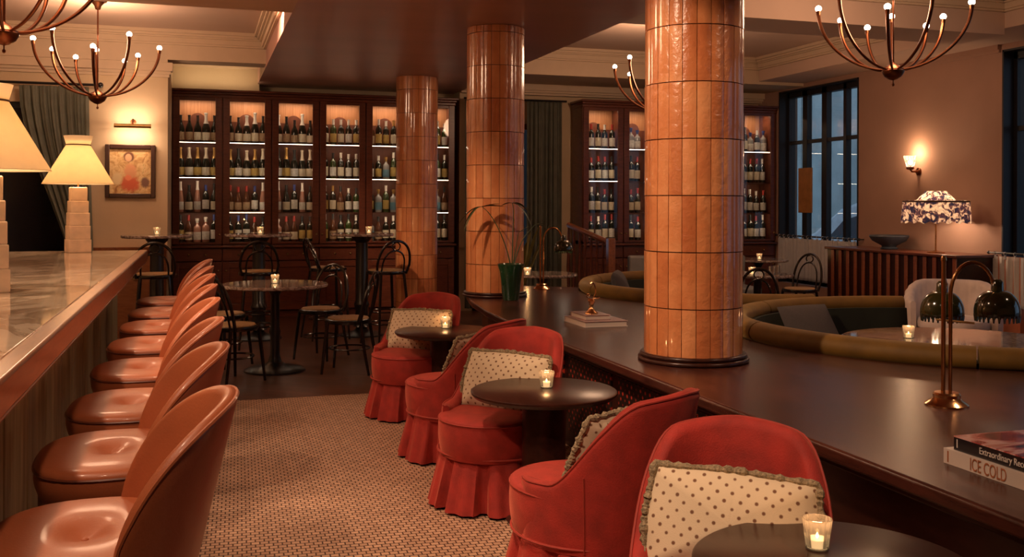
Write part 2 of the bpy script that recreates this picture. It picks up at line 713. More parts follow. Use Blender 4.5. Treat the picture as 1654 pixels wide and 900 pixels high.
M['frame_wood'] = simple('dark picture frame', (.04, .012, .006), .35, coat=.3)
M['slat'] = wood('red brown slat', (.20, .055, .025), (.30, .09, .04), .4, (3, 3, 12), .3)
M['salmon'] = simple('salmon painted panel', (.55, .19, .10), .6)


def cover_mat():
    m, t, b = newmat('record sleeve photograph cover')
    n = noise(t, coords(t, (2, 5, 1), (0, 0, .6)), 1.6, 4, .5, 1.5)
    link(t, ramp(t, n.outputs[0], [(.36, (.03, .015, .02)), (.47, (.45, .09, .08)), (.55, (.75, .45, .42)), (.68, (.5, .13, .07))]), b.inputs['Base Color'])
    b.inputs['Roughness'].default_value = .2
    b.inputs['Coat Weight'].default_value = .6
    return m


M['cover'] = cover_mat()

# ------------------------------------------------------------------ the setting
XW = 7.9          # window wall
XL = -3.0
YF = -2.2         # wall behind the camera
YB = 13.3
ZT = 3.3
ZR = 3.42

struct(MB().box(XL, XW, YF, 7.55, -.1, 0).build('floor', M['mosaic'], smooth=0), 'small square mosaic tiles')
struct(MB().box(XL, XW, 7.55, YB, -.1, 0).build('floor', M['parquet'], smooth=0), 'dark parquet boards')
struct(MB().box(XL, .8, YF, YB, ZT, ZT + .1).build('ceiling', M['ceiling'], smooth=0))
struct(MB().box(3.2, XW + .3, YF, YB, ZR, ZR + .1).build('ceiling', M['ceiling'], smooth=0))
struct(MB().box(.68, 3.32, YF, YB, 2.96, 3.3).build('ceiling', [M['soffit']], smooth=0), 'lowered brown soffit')
# beams
cb = MB()
cb.box(XL, .68, 7.35, 8.0, 2.96, ZT)
struct(cb.build('ceiling', M['ceiling'], smooth=0), 'cross beam over the bar')
cb = MB()
cb.box(XL, -.35, 11.28, YB, 2.96, ZT)
cb.box(-.35, .68, 11.28, 11.6, 2.99, ZT)
struct(cb.build('ceiling', M['cornice'], smooth=0), 'beam over the rear wall')
cb = MB()
cb.box(3.32, 7.2, 7.5, 8.1, 3.06, ZR)
struct(cb.build('ceiling', M['ceiling'], smooth=0), 'cross beam over the booths')
cb = MB()
cb.box(3.32, 7.9, 11.8, 12.95, 3.08, ZR)
struct(cb.build('ceiling', M['cornice'], smooth=0), 'beam over the rear right cabinet')
cb = MB()
cb.box(7.2, XW, YF, 12.0, 3.12, ZR)
struct(cb.build('ceiling', M['ceiling'], smooth=0), 'beam along the window wall')


def cornice(n, x0, x1, y0, y1, z, sides='nsew', mat='cornice', k=1.0):
    m = MB()
    for (h0, h1, p) in ((0, .035, .13), (.035, .06, .10), (.06, .075, .075), (.075, .13, .05), (.13, .15, .03)):
        h0 *= k
        h1 *= k
        p *= k
        if 'w' in sides:
            m.box(x0, x0 + p, y0, y1, z - h1, z - h0)
        if 'e' in sides:
            m.box(x1 - p, x1, y0, y1, z - h1, z - h0)
        if 's' in sides:
            m.box(x0, x1, y0, y0 + p, z - h1, z - h0)
        if 'n' in sides:
            m.box(x0, x1, y1 - p, y1, z - h1, z - h0)
    return struct(m.build('trim_%d' % n, M[mat], smooth=0))


cornice(1, XL, .68, 8.0, 11.28, ZT, 'nse')
cornice(2, XL, .68, YF, 7.35, ZT, 'ne')
cornice(3, 3.32, 7.2, 8.1, 11.8, ZR, 'nsew', k=1.0)
cornice(4, 3.32, 7.2, YF, 7.5, ZR, 'new', k=1.0)
# wall-top cornices at the rear walls
m = MB()
for (z0, z1, p) in ((2.87, 2.96, .10), (2.84, 2.87, .06), (2.81, 2.84, .03)):
    m.box(XL, -.35 + p * .5, 11.4 - p, 11.42, z0, z1)
struct(m.build('trim_5', M['cornice'], smooth=0))
m = MB()
for (z0, z1, p) in ((3.0, 3.08, .12), (2.97, 3.0, .08), (2.94, 2.97, .04)):
    m.box(3.32, 7.9, 12.9 - p, 12.92, z0, z1)
struct(m.build('trim_6', M['cornice'], smooth=0))
m = MB()
for (z0, z1, p) in ((3.07, 3.12, .04), (3.04, 3.07, .025)):
    m.box(XW - p, XW + .02, 8.28, 9.2, z0, z1)
    m.box(XW - p, XW + .02, 9.2, 10.0, z0, z1)
struct(m.build('trim_7', M['plaster_right'], smooth=0))

# walls
m = MB()
m.box(XL - .1, XL, YF, YB, 0, ZT)
struct(m.build('wall_left', M['plaster'], smooth=0))
m = MB()
m.box(XL, XW + .1, YF - .1, YF, 0, ZR)
struct(m.build('wall_front', M['plaster'], smooth=0))
# rear wall left of the cabinet, window opening X -2.9..-1.2, z .15..2.55
m = MB()
m.box(-1.2, -.35, 11.4, 11.6, 0, 2.96)
m.box(XL, -2.9, 11.4, 11.6, 0, 2.96)
m.box(-2.9, -1.2, 11.4, 11.6, 2.5, 2.96)
m.box(-2.9, -1.2, 11.4, 11.6, 0, .5)
m.box(-.45, -.35, 11.6, YB, 0, 2.96)
struct(m.build('wall_back', M['plaster'], smooth=0), 'rear wall beside the bottle cabinet')
m = MB()
m.box(-.35, 3.32, YB, YB + .1, 0, 3.0)
m.box(3.32, 3.5, 12.95, YB, 0, 3.1)
m.box(4.7, XW, 12.95, 13.05, 0, 3.1)
m.box(3.5, 4.7, 12.95, 13.05, 2.55, 3.1)
m.box(-.35, .7, 12.98, YB, 2.86, ZT)
struct(m.build('wall_back', M['plaster'], smooth=0), 'rear wall behind the cabinets')
m = MB()
for (z0, z1, p) in ((3.20, 3.3, .10), (3.17, 3.20, .06), (3.14, 3.17, .03)):
    m.box(-.35, .68, 12.98 - p, 12.985, z0, z1)
struct(m.build('trim_10', M['cornice'], smooth=0))
lamp('AREA', (.17, 12.75, 2.90), 2.2, (1, .72, .42), .9, 'added_niche_light', (.17, 12.9, 3.4), sy=.06)  # up-light added to brighten the wall above the cabinet
# amber wainscot with chair rail on the left rear wall
m = MB()
m.box(-1.18, -.36, 11.375, 11.4, .0, .93)
struct(m.build('baseboard_back', M['wainscot'], smooth=0))
m = MB()
m.box(-1.2, -.345, 11.33, 11.4, .93, .97)
struct(m.build('trim_8', M['rail_wood'], smooth=0))
# window wall : windows Y 10.62..12.35 and 6.2..8.25
WZ0, WZ1 = .35, 3.06
m = MB()
T = .3
m.box(XW, XW + T, 10.6, 13.05, 0, WZ0)
m.box(XW, XW + T, 10.6, 13.05, WZ1, ZR)
m.box(XW, XW + T, 12.4, 13.05, WZ0, WZ1)
m.box(XW, XW + T, 8.25, 10.6, 0, ZR)
m.box(XW, XW + T, 4.6, 8.25, 0, WZ0)
m.box(XW, XW + T, 4.6, 8.25, WZ1, ZR)
m.box(XW, XW + T, 3.0, 4.6, 0, ZR)
m.box(XW, XW + T, -.5, 3.0, 0, WZ0)
m.box(XW, XW + T, -.5, 3.0, WZ1, ZR)
m.box(XW, XW + T, YF, -.5, 0, ZR)
struct(m.build('wall_right', M['plaster_right'], smooth=0))


def window_wall(n, y0, y1, panes, zt, frame=True, thick=()):
    f = MB()
    x = XW + .12
    f.box(x, x + .1, y0, y0 + .07, WZ0, WZ1)
    f.box(x, x + .1, y1 - .07, y1, WZ0, WZ1)
    f.box(x, x + .1, y0, y1, WZ1 - .09, WZ1)
    f.box(x, x + .1, y0, y1, WZ0, WZ0 + .08)
    # dark lining of the reveal
    f.box(XW - .01, x, y0, y0 + .02, WZ0, WZ1)
    f.box(XW - .01, x, y1 - .02, y1, WZ0, WZ1)
    f.box(XW - .01, x, y0, y1, WZ1 - .02, WZ1)
    for i in range(1, panes):
        yy = y0 + (y1 - y0) * i / panes
        w = .055 if i in thick else .03
        f.box(x, x + .08, yy - w, yy + w, WZ0, WZ1)
    for z in zt:
        f.box(x + .01, x + .07, y0, y1, z - .025, z + .025)
    fo = struct(f.build('window_%d' % n, M['frame_dark'], smooth=0))
    g = MB()
    g.box(x + .035, x + .04, y0 + .05, y1 - .05, WZ0 + .05, WZ1 - .05)
    g.build('pane', M['window_glass'], fo, smooth=0)
    return fo


window_wall(1, 10.6, 12.4, 4, (2.33,), thick=(2, 3))
window_wall(2, 4.6, 8.25, 5, (2.25,), thick=(2,))
window_wall(3, -.5, 3.0, 5, (2.25,), thick=(2,))
# left rear window and the rear door
f = MB()
for x0, x1, z0, z1 in ((-2.9, -2.84, .5, 2.5), (-1.26, -1.2, .5, 2.5), (-2.9, -1.2, 2.44, 2.5), (-2.9, -1.2, .5, .56), (-2.08, -2.02, .5, 2.5), (-2.9, -1.2, 1.95, 1.99)):
    f.box(x0, x1, 11.46, 11.52, z0, z1)
fo = struct(f.build('window_4', M['frame_dark'], smooth=0))
MB().box(-2.88, -1.22, 11.485, 11.49, .52, 2.48).build('pane', M['glass'], fo, smooth=0)
f = MB()
f.box(3.5, 3.58, 12.97, 13.03, 0, 2.55)
f.box(4.62, 4.7, 12.97, 13.03, 0, 2.55)
f.box(4.06, 4.14, 12.97, 13.03, 0, 2.55)
f.box(3.5, 4.7, 12.97, 13.03, 2.47, 2.55)
f.box(3.5, 4.7, 12.97, 13.03, 0, .75)
fo = struct(f.build('door_1', M['mahogany'], smooth=0))
MB().box(3.55, 4.65, 12.995, 13.0, .7, 2.5).build('pane', M['glass'], fo, smooth=0)

# the street outside
o = MB().box(8.3, 24, -6, 24, -.25, -.12).build('street_pavement', M['asphalt'], smooth=0)
struct(o)
fb = MB()
fb.box(15.5, 16.2, 2, 17.9, -.3, 9)
fb.box(15.5, 16.2, 19.2, 26, -.3, 9)
fb.box(15.5, 16.2, 17.9, 19.2, 3.2, 9)
fb.box(15.7, 16.2, 17.9, 19.2, -.3, 3.2, 1)
for z in (1.1, 2.3, 3.5, 4.7):
    fb.box(15.47, 15.5, 2, 17.9, z, z + .04)
bld = tag(fb.build('stone_building', [M['facade'], M['night']], smooth=0), 'pale grey stone building across the street seen through the window', 'building')
pp = MB()
pp.tube([(15.3, 18.1, 5), (15.3, 18.1, 1.35), (15.3, 18.0, 1.05), (15.42, 17.95, .95)], .07)
pp.lathe([(.12, 0), (.15, .1), (.1, .2)], 10, (15.3, 18.1, 3.0))
pp.build('drainpipe', M['frame_dark'], bld)
# dark yard behind the two rear openings
struct(MB().box(-4.2, -.5, 15.2, 15.3, 0, 3).box(3.3, 5.3, 15.2, 15.3, 0, 3).build('wall_yard', M['night'], smooth=0))

struct(MB().box(-4.3, -.5, 11.7, 15.3, 3.0, 3.1).box(-4.3, -4.2, 11.3, 15.3, -.1, 3.1).box(-.5, -.46, 11.7, 15.3, -.1, 3.1).box(-4.3, -.5, 11.7, 15.3, -.2, -.1).build('sky_block_box', M['night'], smooth=0))  # box added to keep blue sky light out of the left window
# car parked outside
car = thing('parked_car', 'white car parked in the street outside the far window', 'car', (11.2, 13.4, -.12), 0)
prof = [(-2.1, .45), (-2.1, .85), (-1.55, .98), (-.95, 1.42), (-.4, 1.62), (.35, 1.66), (1.0, 1.5), (1.7, 1.1), (2.1, .95), (2.15, .45)]
b = MB()
n_ = len(prof)
for x in (-.85, .85):
    b.v += [(x, p[0], p[1]) for p in prof]
b.f += [tuple(range(n_ - 1, -1, -1)), tuple(range(n_, 2 * n_))] + [(i, (i + 1) % n_, n_ + (i + 1) % n_, n_ + i) for i in range(n_)]
b.m += [0] * (n_ + 2)
b.build('body', M['car_paint'], car, bevel=.06, seg=3)
b = MB()
for x in (-.875, .86):
    b.add([(x, -1.2, 1.0), (x, -.8, 1.24), (x, -.35, 1.40), (x, .3, 1.43), (x, .85, 1.31), (x, 1.25, 1.02),
           (x + .015, -1.2, 1.0), (x + .015, -.8, 1.24), (x + .015, -.35, 1.40), (x + .015, .3, 1.43), (x + .015, .85, 1.31), (x + .015, 1.25, 1.02)],
          [(0, 1, 2, 3, 4, 5), (11, 10, 9, 8, 7, 6)] + [(i, (i + 1) % 6, 6 + (i + 1) % 6, 6 + i) for i in range(6)])
b.build('side_window', M['car_glass'], car, smooth=0)
for yy in (-1.35, 1.3):
    for xx in (-.86, .68):
        w = MB()
        Mx = Matrix.Translation((xx, yy, .33)) @ Matrix.Rotation(PI / 2, 4, 'Y')
        w.lathe([(.2, 0), (.31, .01), (.33, .05), (.33, .14), (.31, .18), (.2, .18)], 20, M=Mx)
        w.build('wheel', M['iron'], car)

# hanging board in the far window
hb = thing('hanging_board', 'amber rectangular board hanging in the far window', 'sign', (7.96, 11.84, 1.34))
MB().box(-.015, .015, -.15, .15, 0, .62).build('board', M['board'], hb, bevel=.005)
MB().tube([(0, -.1, .62), (0, -.1, 1.71)], .003, 5).tube([(0, .1, .62), (0, .1, 1.71)], .003, 5).build('cord', M['iron'], hb)

# ------------------------------------------------------------------ columns
TW, TR, TH = 22, .25, .28


def column(name, x, y, z0, z1, label, base):
    t = thing(name, label, 'column', (x, y, z0))
    t['kind'] = 'structure'
    h = z1 - z0
    g = MB().lathe([(TR - .012, 0), (TR - .012, h)], 44)
    g.build('core', M['grout'], t)
    tb = MB()
    z = 0
    first = (h % TH)
    rows = []
    k = 0
    rows_n = int(h / TH) + 1
    for r_ in range(rows_n):
        a, b_ = r_ * TH, min((r_ + 1) * TH, h)
        if b_ - a > .02:
            rows.append((a, b_))
    for a, b_ in rows:
        for i in range(TW):
            a0 = 2 * PI * i / TW + .006
            a1 = 2 * PI * (i + 1) / TW - .006
            j = random.uniform(-.0012, .0012)
            tilt = random.uniform(-.0018, .0018)
            zz = [(a + .0025, j), (b_ - .0025, j + tilt)]
            vs = []
            for (zq, dr) in zz:
                for an in (a0, (a0 * 3 + a1) / 4, (a0 + a1) / 2, (a0 + 3 * a1) / 4, a1):
                    edge = -.003 if an in (a0, a1) else (0.0 if an != (a0 + a1) / 2 else .0005)
                    rr = TR * math.cos((a1 - a0) / 2) / math.cos(an - (a0 + a1) / 2) * .35 + TR * .65 + dr + edge
                    vs.append((rr * math.cos(an), rr * math.sin(an), zq))
            # inner ring for thickness
            for (zq, dr) in zz:
                for an in (a0, a1):
                    vs.append(((TR - .014) * math.cos(an), (TR - .014) * math.sin(an), zq))
            fs = [(q, q + 1, q + 6, q + 5) for q in range(4)]
            fs += [(10, 0, 5, 12), (4, 11, 13, 9), (10, 11, 4, 3, 2, 1, 0), (12, 5, 6, 7, 8, 9, 13)]
            tb.add(vs, fs)
    tb.build('tiles', M['tile'], t, smooth=25)
    if base:
        r = MB()
        P = []
        for k in range(9):
            an = -PI / 2 + PI * k / 8
            P.append((TR + .022 + .010 * math.cos(an), .012 + .011 * math.sin(an)))
        P2 = []
        for k in range(9):
            an = -PI / 2 + PI * k / 8
            P2.append((TR + .012 + .009 * math.cos(an), .034 + .010 * math.sin(an)))
        r.lathe([(TR - .01, 0)] + P + P2 + [(TR - .01, .045)], 48)
        r.build('base_ring', M['dark_wood'], t)
    return t


PZ = .66
column('tiled_column', 2.41, 4.57, PZ, 2.96, 'large glazed terracotta tile column nearest the camera, standing on the wooden ledge', True)
column('tiled_column', 2.42, 8.2, PZ, 2.96, 'middle glazed tile column rising behind the potted palm', True)
column('tiled_column', 2.47, 11.7, 0, 2.96, 'farthest orange tile column in front of the wine cabinet', False)

# ------------------------------------------------------------------ plinth / ledge
AC, AR = (4.55, 5.05), 1.36
BC, BR = (4.74, 8.05), 1.39


def arc_pts(c, r, a0, a1, n):
    return [(c[0] + r * math.cos(R(a0 + (a1 - a0) * i / n)), c[1] + r * math.sin(R(a0 + (a1 - a0) * i / n))) for i in range(n + 1)]


front = [(1.98, -1.2), (1.98, 6.3), (2.02, 7.1), (2.10, 7.8), (2.22, 8.4), (2.42, 8.8), (2.70, 9.05), (3.0, 9.1)]
barc = arc_pts(BC, BR + .10, 150, 218, 10)
aarc = arc_pts(AC, AR + .10, 138, 272, 20)
poly = front + barc + aarc + [(6.2, 3.55), (6.2, -1.2)]


def inset(poly, d):
    out = []
    n = len(poly)
    for i in range(n):
        p0, p1, p2 = Vector(poly[i - 1]), Vector(poly[i]), Vector(poly[(i + 1) % n])
        e1 = (p1 - p0).normalized()
        e2 = (p2 - p1).normalized()
        n1 = Vector((e1.y, -e1.x))
        n2 = Vector((e2.y, -e2.x))
        nn = (n1 + n2)
        if nn.length < .2:
            nn = n1
        nn.normalize()
        out.append(tuple(p1 + nn * d))
    return out


ledge = thing('wooden_ledge', 'long dark walnut ledge running between the red chairs and green booths', 'ledge')
MB().prism(poly[::-1], PZ - .05, PZ).build('ledge_top', M['plinth'], ledge, bevel=.012, seg=3)
inn = inset(poly, .14)
MB().prism(inn[::-1], .0, PZ - .05).build('ledge_body', M['dark_wood'], ledge, smooth=0)
MB().prism(inset(poly, .04)[::-1], PZ - .075, PZ - .05).build('moulding', M['dark_wood'], ledge, bevel=.006)
lt = MB()
for k in range(10):
    y0 = -1.0 + k * .74
    lt.box(2.105, 2.118, y0, y0 + .64, .10, .54)
lt.build('lattice_panel', M['lattice'], ledge, smooth=0)

# ------------------------------------------------------------------ bar
BX = -.41
bar = thing('bar_counter', 'long bar with veined marble top and polished wood edge at left', 'bar counter')
MB().box(-1.9, BX - .065, -.6, 8.5, 1.035, 1.068).build('marble_top', M['marble'], bar, bevel=.004)
m = MB()
m.box(BX - .065, BX, -.6, 8.5, .985, 1.072)
m.box(BX - .075, BX - .01, -.6, 8.5, .965, .985)
m.build('wood_edge', M['rail_wood'], bar, bevel=.012, seg=3)
MB().box(-1.85, BX - .07, 8.5, 8.55, .985, 1.06).build('end_edge', M['rail_wood'], bar, bevel=.008)
m = MB()
for k in range(19):
    y0 = -.58 + k * .478
    m.box(-.66, -.635, y0 + .006, y0 + .472, .14, .965)
m.build('front_panel', M['bar_panel'], bar, bevel=.008)
MB().box(-1.2, -.66, -.58, 8.48, 0, .985).box(-.66, -.64, -.58, 8.48, 0, .14).build('carcass', M['dark_wood'], bar, smooth=0)
MB().tube([(-.50, -.5, .2), (-.50, 8.4, .2)], .022, 10).build('foot_rail', M['brass_dull'], bar)

# ------------------------------------------------------------------ tub shells (chairs and stools)


def tub(mb, r0, ry, z0, ztop, fmax, lean_b, lean_s, th, N=41, K=6, yshift=0):
    """curved upholstered back; phi=0 is the rear (+y)"""
    rows = []
    for i in range(N):
        f = -fmax + 2 * fmax * i / (N - 1)
        zt = ztop(abs(f) / fmax)
        prof = []
        endt = sm(1.0, .90, abs(f) / fmax)
        t2 = th * (.55 + .45 * endt)

        def pt(z, off):
            ln = lean_b * max(0, math.cos(f)) + lean_s * abs(math.sin(f))
            e = (z - z0)
            rr = e * ln + off
            return ((r0 + rr) * math.sin(f), (ry + rr) * math.cos(f) + yshift, z)
        for k in range(K + 1):
            prof.append(pt(z0 + (zt - t2 / 2 - z0) * k / K, t2 / 2))
        for k in range(1, 8):
            a = PI * k / 8
            prof.append(pt(zt - t2 / 2 + t2 / 2 * math.sin(a), t2 / 2 * math.cos(a)))
        for k in range(K, -1, -1):
            prof.append(pt(z0 + (zt - t2 / 2 - z0) * k / K, -t2 / 2))
        rows.append(prof)
    n = len(rows[0])
    vs = [p for r in rows for p in r]
    fs = []
    for i in range(N - 1):
        for k in range(n):
            l = (k + 1) % n
            fs.append((i * n + k, i * n + l, (i + 1) * n + l, (i + 1) * n + k))
    fs.append(tuple(range(n)))
    fs.append(tuple((N - 1) * n + k for k in range(n - 1, -1, -1)))
    mb.add(vs, fs)
    # outer top welt path
    w = [r[K + 2] for r in rows]
    return w


def make_stool():
    t = thing('bar_stool', 'x', 'bar stool', (0, 0, 0), 0, 'leather bar stools along the counter')
    s = MB()

    def seat(u, v):
        a = 2 * PI * u
        # v 0..1 : top centre -> rim -> side -> bottom
        if v < .6:
            q = v / .6
            r = .205 * math.sin(q * PI / 2) if q < 1 else .205
            z = .735 + .024 * (1 - q ** 5) - .026 * math.exp(-(r / .045) ** 2)
        else:
            q = (v - .6) / .4
            r = .205 + .006 * math.sin(q * PI) - .01 * q
            z = .735 - .075 * q
        r = max(r, .0008)
        c_, q_ = math.cos(a), math.sin(a)
        k = r / .205
        sq = (abs(c_) ** 2.6 + abs(q_) ** 2.6) ** (-1 / 2.6)
        return (k * .268 * c_ * sq, k * .205 * q_ * sq, z)
    s.grid(seat, 40, 30, cu=True)
    so = s.build('seat', M['leather'], t, smooth=60)
    MB().sphere((0, 0, .7335), .009, 10, 6, .5).build('button', M['leather'], so)
    w = MB()
    def se(k, n, rx, ry):
        c_, q_ = math.cos(2 * PI * k / n), math.sin(2 * PI * k / n)
        sq = (abs(c_) ** 2.6 + abs(q_) ** 2.6) ** (-1 / 2.6)
        return rx * c_ * sq, ry * q_ * sq
    w.tube([(*se(k, 56, .269, .206), .732) for k in range(56)], .0045, 6, True)
    w.build('welt', M['leather_dark'], so)
    MB().prism([se(k, 40, .255, .195) for k in range(40)], .63, .665).build('seat_frame', M['leather_dark'], t, smooth=30)
    b = MB()
    path = tub(b, .245, .195, .60, lambda q: .75 + .29 * (1 - q ** 2.3) ** .75 if q < 1 else .75, R(72), .24, .0, .036, 61, 8)
    bo = b.build('backrest', M['leather'], t, smooth=60)
    w = MB()
    w.tube([(x * 1.006, y * 1.006, z) for x, y, z in path], .0045, 6)
    w.build('welt', M['leather'], bo)
    for sx in (-1, 1):
        for sy in (-1, 1):
            MB().tube([(sx * .13, sy * .13, .645), (sx * .19, sy * .19, 0)], [.018, .012], 8).build('leg', M['dark_wood'], t)
    MB().tube([(sx * .165, sy * .165, .27) for sx, sy in ((-1, -1), (1, -1), (1, 1), (-1, 1))], .009, 8, True).build('footrest', M['brass_dull'], t)
    return t


st_y = [2.30, 3.05, 3.76, 4.53, 5.30, 6.05, 6.82, 7.60]
st_lab = ['rust leather bar stool nearest the camera, cropped by the bottom edge',
          'second rust leather bar stool from the camera',
          'third rust leather bar stool from the camera',
          'fourth rust leather bar stool from the camera',
          'fifth rust leather bar stool from the camera',
          'third rust leather bar stool counted from the far end of the bar',
          'second rust leather bar stool from the far end of the bar',
          'farthest rust leather bar stool, beside the far end of the bar']
stool = make_stool()
rot_j = [2, 3, -1, 2, 0, 2, -2, 1]
for i, y in enumerate(st_y):
    s = stool if i == 0 else copy_tree(stool)
    s.location = (-.235, y, 0)
    s.rotation_euler = (0, 0, -PI / 2 + R(rot_j[i]))
    s['label'] = st_lab[i]

# ------------------------------------------------------------------ red slipper chairs


def make_chair():
    t = thing('slipper_chair', 'x', 'armchair', (0, 0, 0), 0, 'skirted red velvet chairs')
    s = MB()

    def seat(u, v):
        a = 2 * PI * u
        ry = .30 if math.sin(a) < 0 else .27
        if v < .5:
            q = v / .5
            r = math.sin(q * PI / 2)
            z = .42 + .025 * (1 - q ** 3)
        else:
            q = (v - .5) / .5
            r = 1 + .02 * math.sin(q * PI * .9) - .05 * q * q
            z = .42 - .012 * math.sin(q * PI / 2) - .163 * q
        r = max(r, .001)
        return (.27 * r * math.cos(a), ry * r * math.sin(a) - .02, z)
    s.grid(seat, 44, 30, cu=True)
    so = s.build('seat', M['velvet'], t, smooth=60)
    w = MB()
    w.tube([(.271 * math.cos(2 * PI * k / 44), (.301 if math.sin(2 * PI * k / 44) < 0 else .271) * math.sin(2 * PI * k / 44) - .02, .418) for k in range(44)], .004, 6, True)
    w.build('welt', M['velvet_welt'], so)
    b = MB()
    path = tub(b, .245, .275, .24, lambda q: .465 + .035 * (1 - q) + .31 * (1 - .10 * min(1, q / .4) ** 2) * (1 - sm(.24, .74, q)), R(122), .20, .0, .060, 61, 9)
    bo = b.build('backrest', M['velvet'], t, smooth=60)
    w = MB()
    w.tube([(x * 1.004, y * 1.004, z + .002) for x, y, z in path], .0045, 6)
    for f in (-1, 1):
        a = R(62) * f
        pts = []
        for k in range(8):
            z = .25 + .27 * k / 7
            ln = .20 * max(0, math.cos(a))
            rr = (z - .24) * ln + .0315
            pts.append(((.245 + rr) * math.sin(a), (.275 + rr) * math.cos(a), z))
        w.tube(pts, .003, 5)
    w.build('welt', M['velvet_welt'], bo)
    k_ = MB()
    NP = 9

    def skirt(u, v):
        a = 2 * PI * u
        ph = (u * NP) % 1.0
        tri = 1 - sm(.0, .10, ph) * sm(.34, .24, ph)
        fold = (.012 + .050 * v) * tri * (1 + .12 * math.sin(ph * 12 + u * 40))
        r = .258 + .012 * v + fold
        ry = 1.03
        return (r * math.cos(a), r * ry * math.sin(a) - .01, .262 - .25 * v)
    k_.grid(skirt, NP * 24, 7, cu=True)
    k_.build('skirt', M['velvet'], t, smooth=50)
    w = MB()
    w.tube([(.287 * math.cos(2 * PI * k / 44), .292 * math.sin(2 * PI * k / 44) - .012, .262) for k in range(44)], .005, 6, True)
    w.build('skirt_welt', M['velvet_welt'], t)
    MB().lathe([(.24, .0), (.25, .02), (.25, .26)], 24).build('plinth_frame', M['dark_wood'], t)
    return t


def make_cushion():
    t = thing('cushion', 'x', 'cushion', (0, 0, 0), 0, 'patterned cushions on the red chairs')
    a_, b_ = .232, .148

    def outline(u):
        an = 2 * PI * u
        c, s = math.cos(an), math.sin(an)
        k = 1 / max(abs(c), abs(s)) ** .93
        k *= 1 + .015 * math.cos(4 * an)
        return a_ * c * k, b_ * s * k

    def f(sgn):
        def g(u, v):
            x, y = outline(u)
            q = v
            zz = sgn * .075 * (1 - q ** 2.6) ** .75
            zz *= 1 + .06 * math.sin(9 * x * 10 + 3) * q
            return (x * q if q > 0 else x * 1e-4, y * q if q > 0 else y * 1e-4, zz)
        return g
    m = MB()
    m.grid(f(1), 56, 12, cu=True)
    m2 = MB().grid(f(-1), 56, 12, cu=True)
    m.add(m2.v, [tuple(reversed(q)) for q in m2.f])
    m.build('cover', M['cushion'], t, smooth=70)
    w = MB()
    n = 150
    rnd = random.Random(3)
    w.tube([(outline(k / n)[0] * 1.02, outline(k / n)[1] * 1.02, rnd.uniform(-.004, .004)) for k in range(n)],
           [.011 + rnd.uniform(-.004, .004) for _ in range(n)], 7, True)
    w.build('fringe_trim', M['fringe'], t, smooth=0)
    return t


def place_cushion(cu, chair_loc, rz, off, tilt, spin, label, lift=0):
    """cushion leaning on a chair back; off in chair coordinates"""
    B = Matrix.Translation(chair_loc) @ Matrix.Rotation(rz, 4, 'Z')
    Mx = B @ Matrix.Translation(off) @ Matrix.Rotation(R(spin[0]), 4, 'Z') @ Matrix.Rotation(R(90 - tilt), 4, 'X') @ Matrix.Rotation(R(spin[1]), 4, 'Z')
    cu.matrix_world = Mx
    cu['label'] = label


chair = make_chair()
cush = make_cushion()
ch = [  # location, facing, label
    ((1.41, 6.76, 0), (-.62, -.78), 'farthest red velvet slipper chair, facing the camera beside the tile column'),
    ((1.43, 5.58, 0), (-.66, .75), 'red velvet chair seen from behind between the two farther small tables'),
    ((1.40, 4.69, 0), (-.70, -.71), 'red velvet chair facing the camera behind the middle small table'),
    ((1.39, 3.43, 0), (-.54, .84), 'large red velvet chair seen in side profile in the foreground'),
    ((1.36, 2.37, 0), (-.55, -.83), 'nearest red velvet chair, behind the cropped foreground table'),
]
cl = ['cream sprigged cushion on the farthest red chair',
      'cushion seen edge on, on the second farthest red chair',
      'wide cream sprigged cushion on the chair behind the middle small table',
      'fringed cushion seen from its side, on the red chair in profile',
      'large cream sprigged fringed cushion on the nearest red chair']
for i, (loc, fc, lab) in enumerate(ch):
    c = chair if i == 0 else copy_tree(chair)
    c.location = loc
    rz = face_to(*fc)
    c.rotation_euler = (0, 0, rz)
    c['label'] = lab
    q = cush if i == 0 else copy_tree(cush)
    place_cushion(q, loc, rz, (0, .080, .562), 22, (0, [1, 3, -1, 4, -3][i]), cl[i])

# ------------------------------------------------------------------ small round tables with votives


def make_votive(t=None):
    t = thing('votive_candle', 'x', 'candle', (0, 0, 0), 0, 'glass votive candles on the tables')
    n = 40
    g = MB()

    def out(u, v):
        a = 2 * PI * u
        rib = .0012 * math.cos(a * 16)
        r = .027 + .009 * v + rib
        return (r * math.cos(a), r * math.sin(a), .075 * v)

    def inn_(u, v):
        a = 2 * PI * u
        r = .0245 + .009 * v
        return (r * math.cos(a), r * math.sin(a), .006 + .069 * v)
    g.grid(out, 64, 2, cu=True)
    g2 = MB().grid(inn_, 64, 2, cu=True)
    g.add(g2.v, [tuple(reversed(q)) for q in g2.f])
    # rim
    g.tube([(.0345 * math.cos(2 * PI * k / 32), .0345 * math.sin(2 * PI * k / 32), .075) for k in range(32)], .0016, 6, True)
    g.lathe([(.0, 0.0005), (.027, 0.0005), (.027, .004)], 32)
    g.build('glass', M['cup_glass'], t, smooth=50)
    MB().lathe([(.0238, .006), (.0255, .026), (.0, .0245)], 24).build('wax', M['wax'], t)
    MB().lathe([(.0005, .025), (.004, .030), (.0035, .034), (.0005, .041)], 10).build('flame', M['flame'], t)
    return t


votive = make_votive()
votives = [votive]


def put_votive(x, y, z, label, first=[True], power=.5):
    v = votive if first[0] else copy_tree(votive)
    first[0] = False
    v.location = (x, y, z)
    v['label'] = label
    lamp('POINT', (x, y, z + .085), power, (1, .5, .2), .012, 'candle_light')


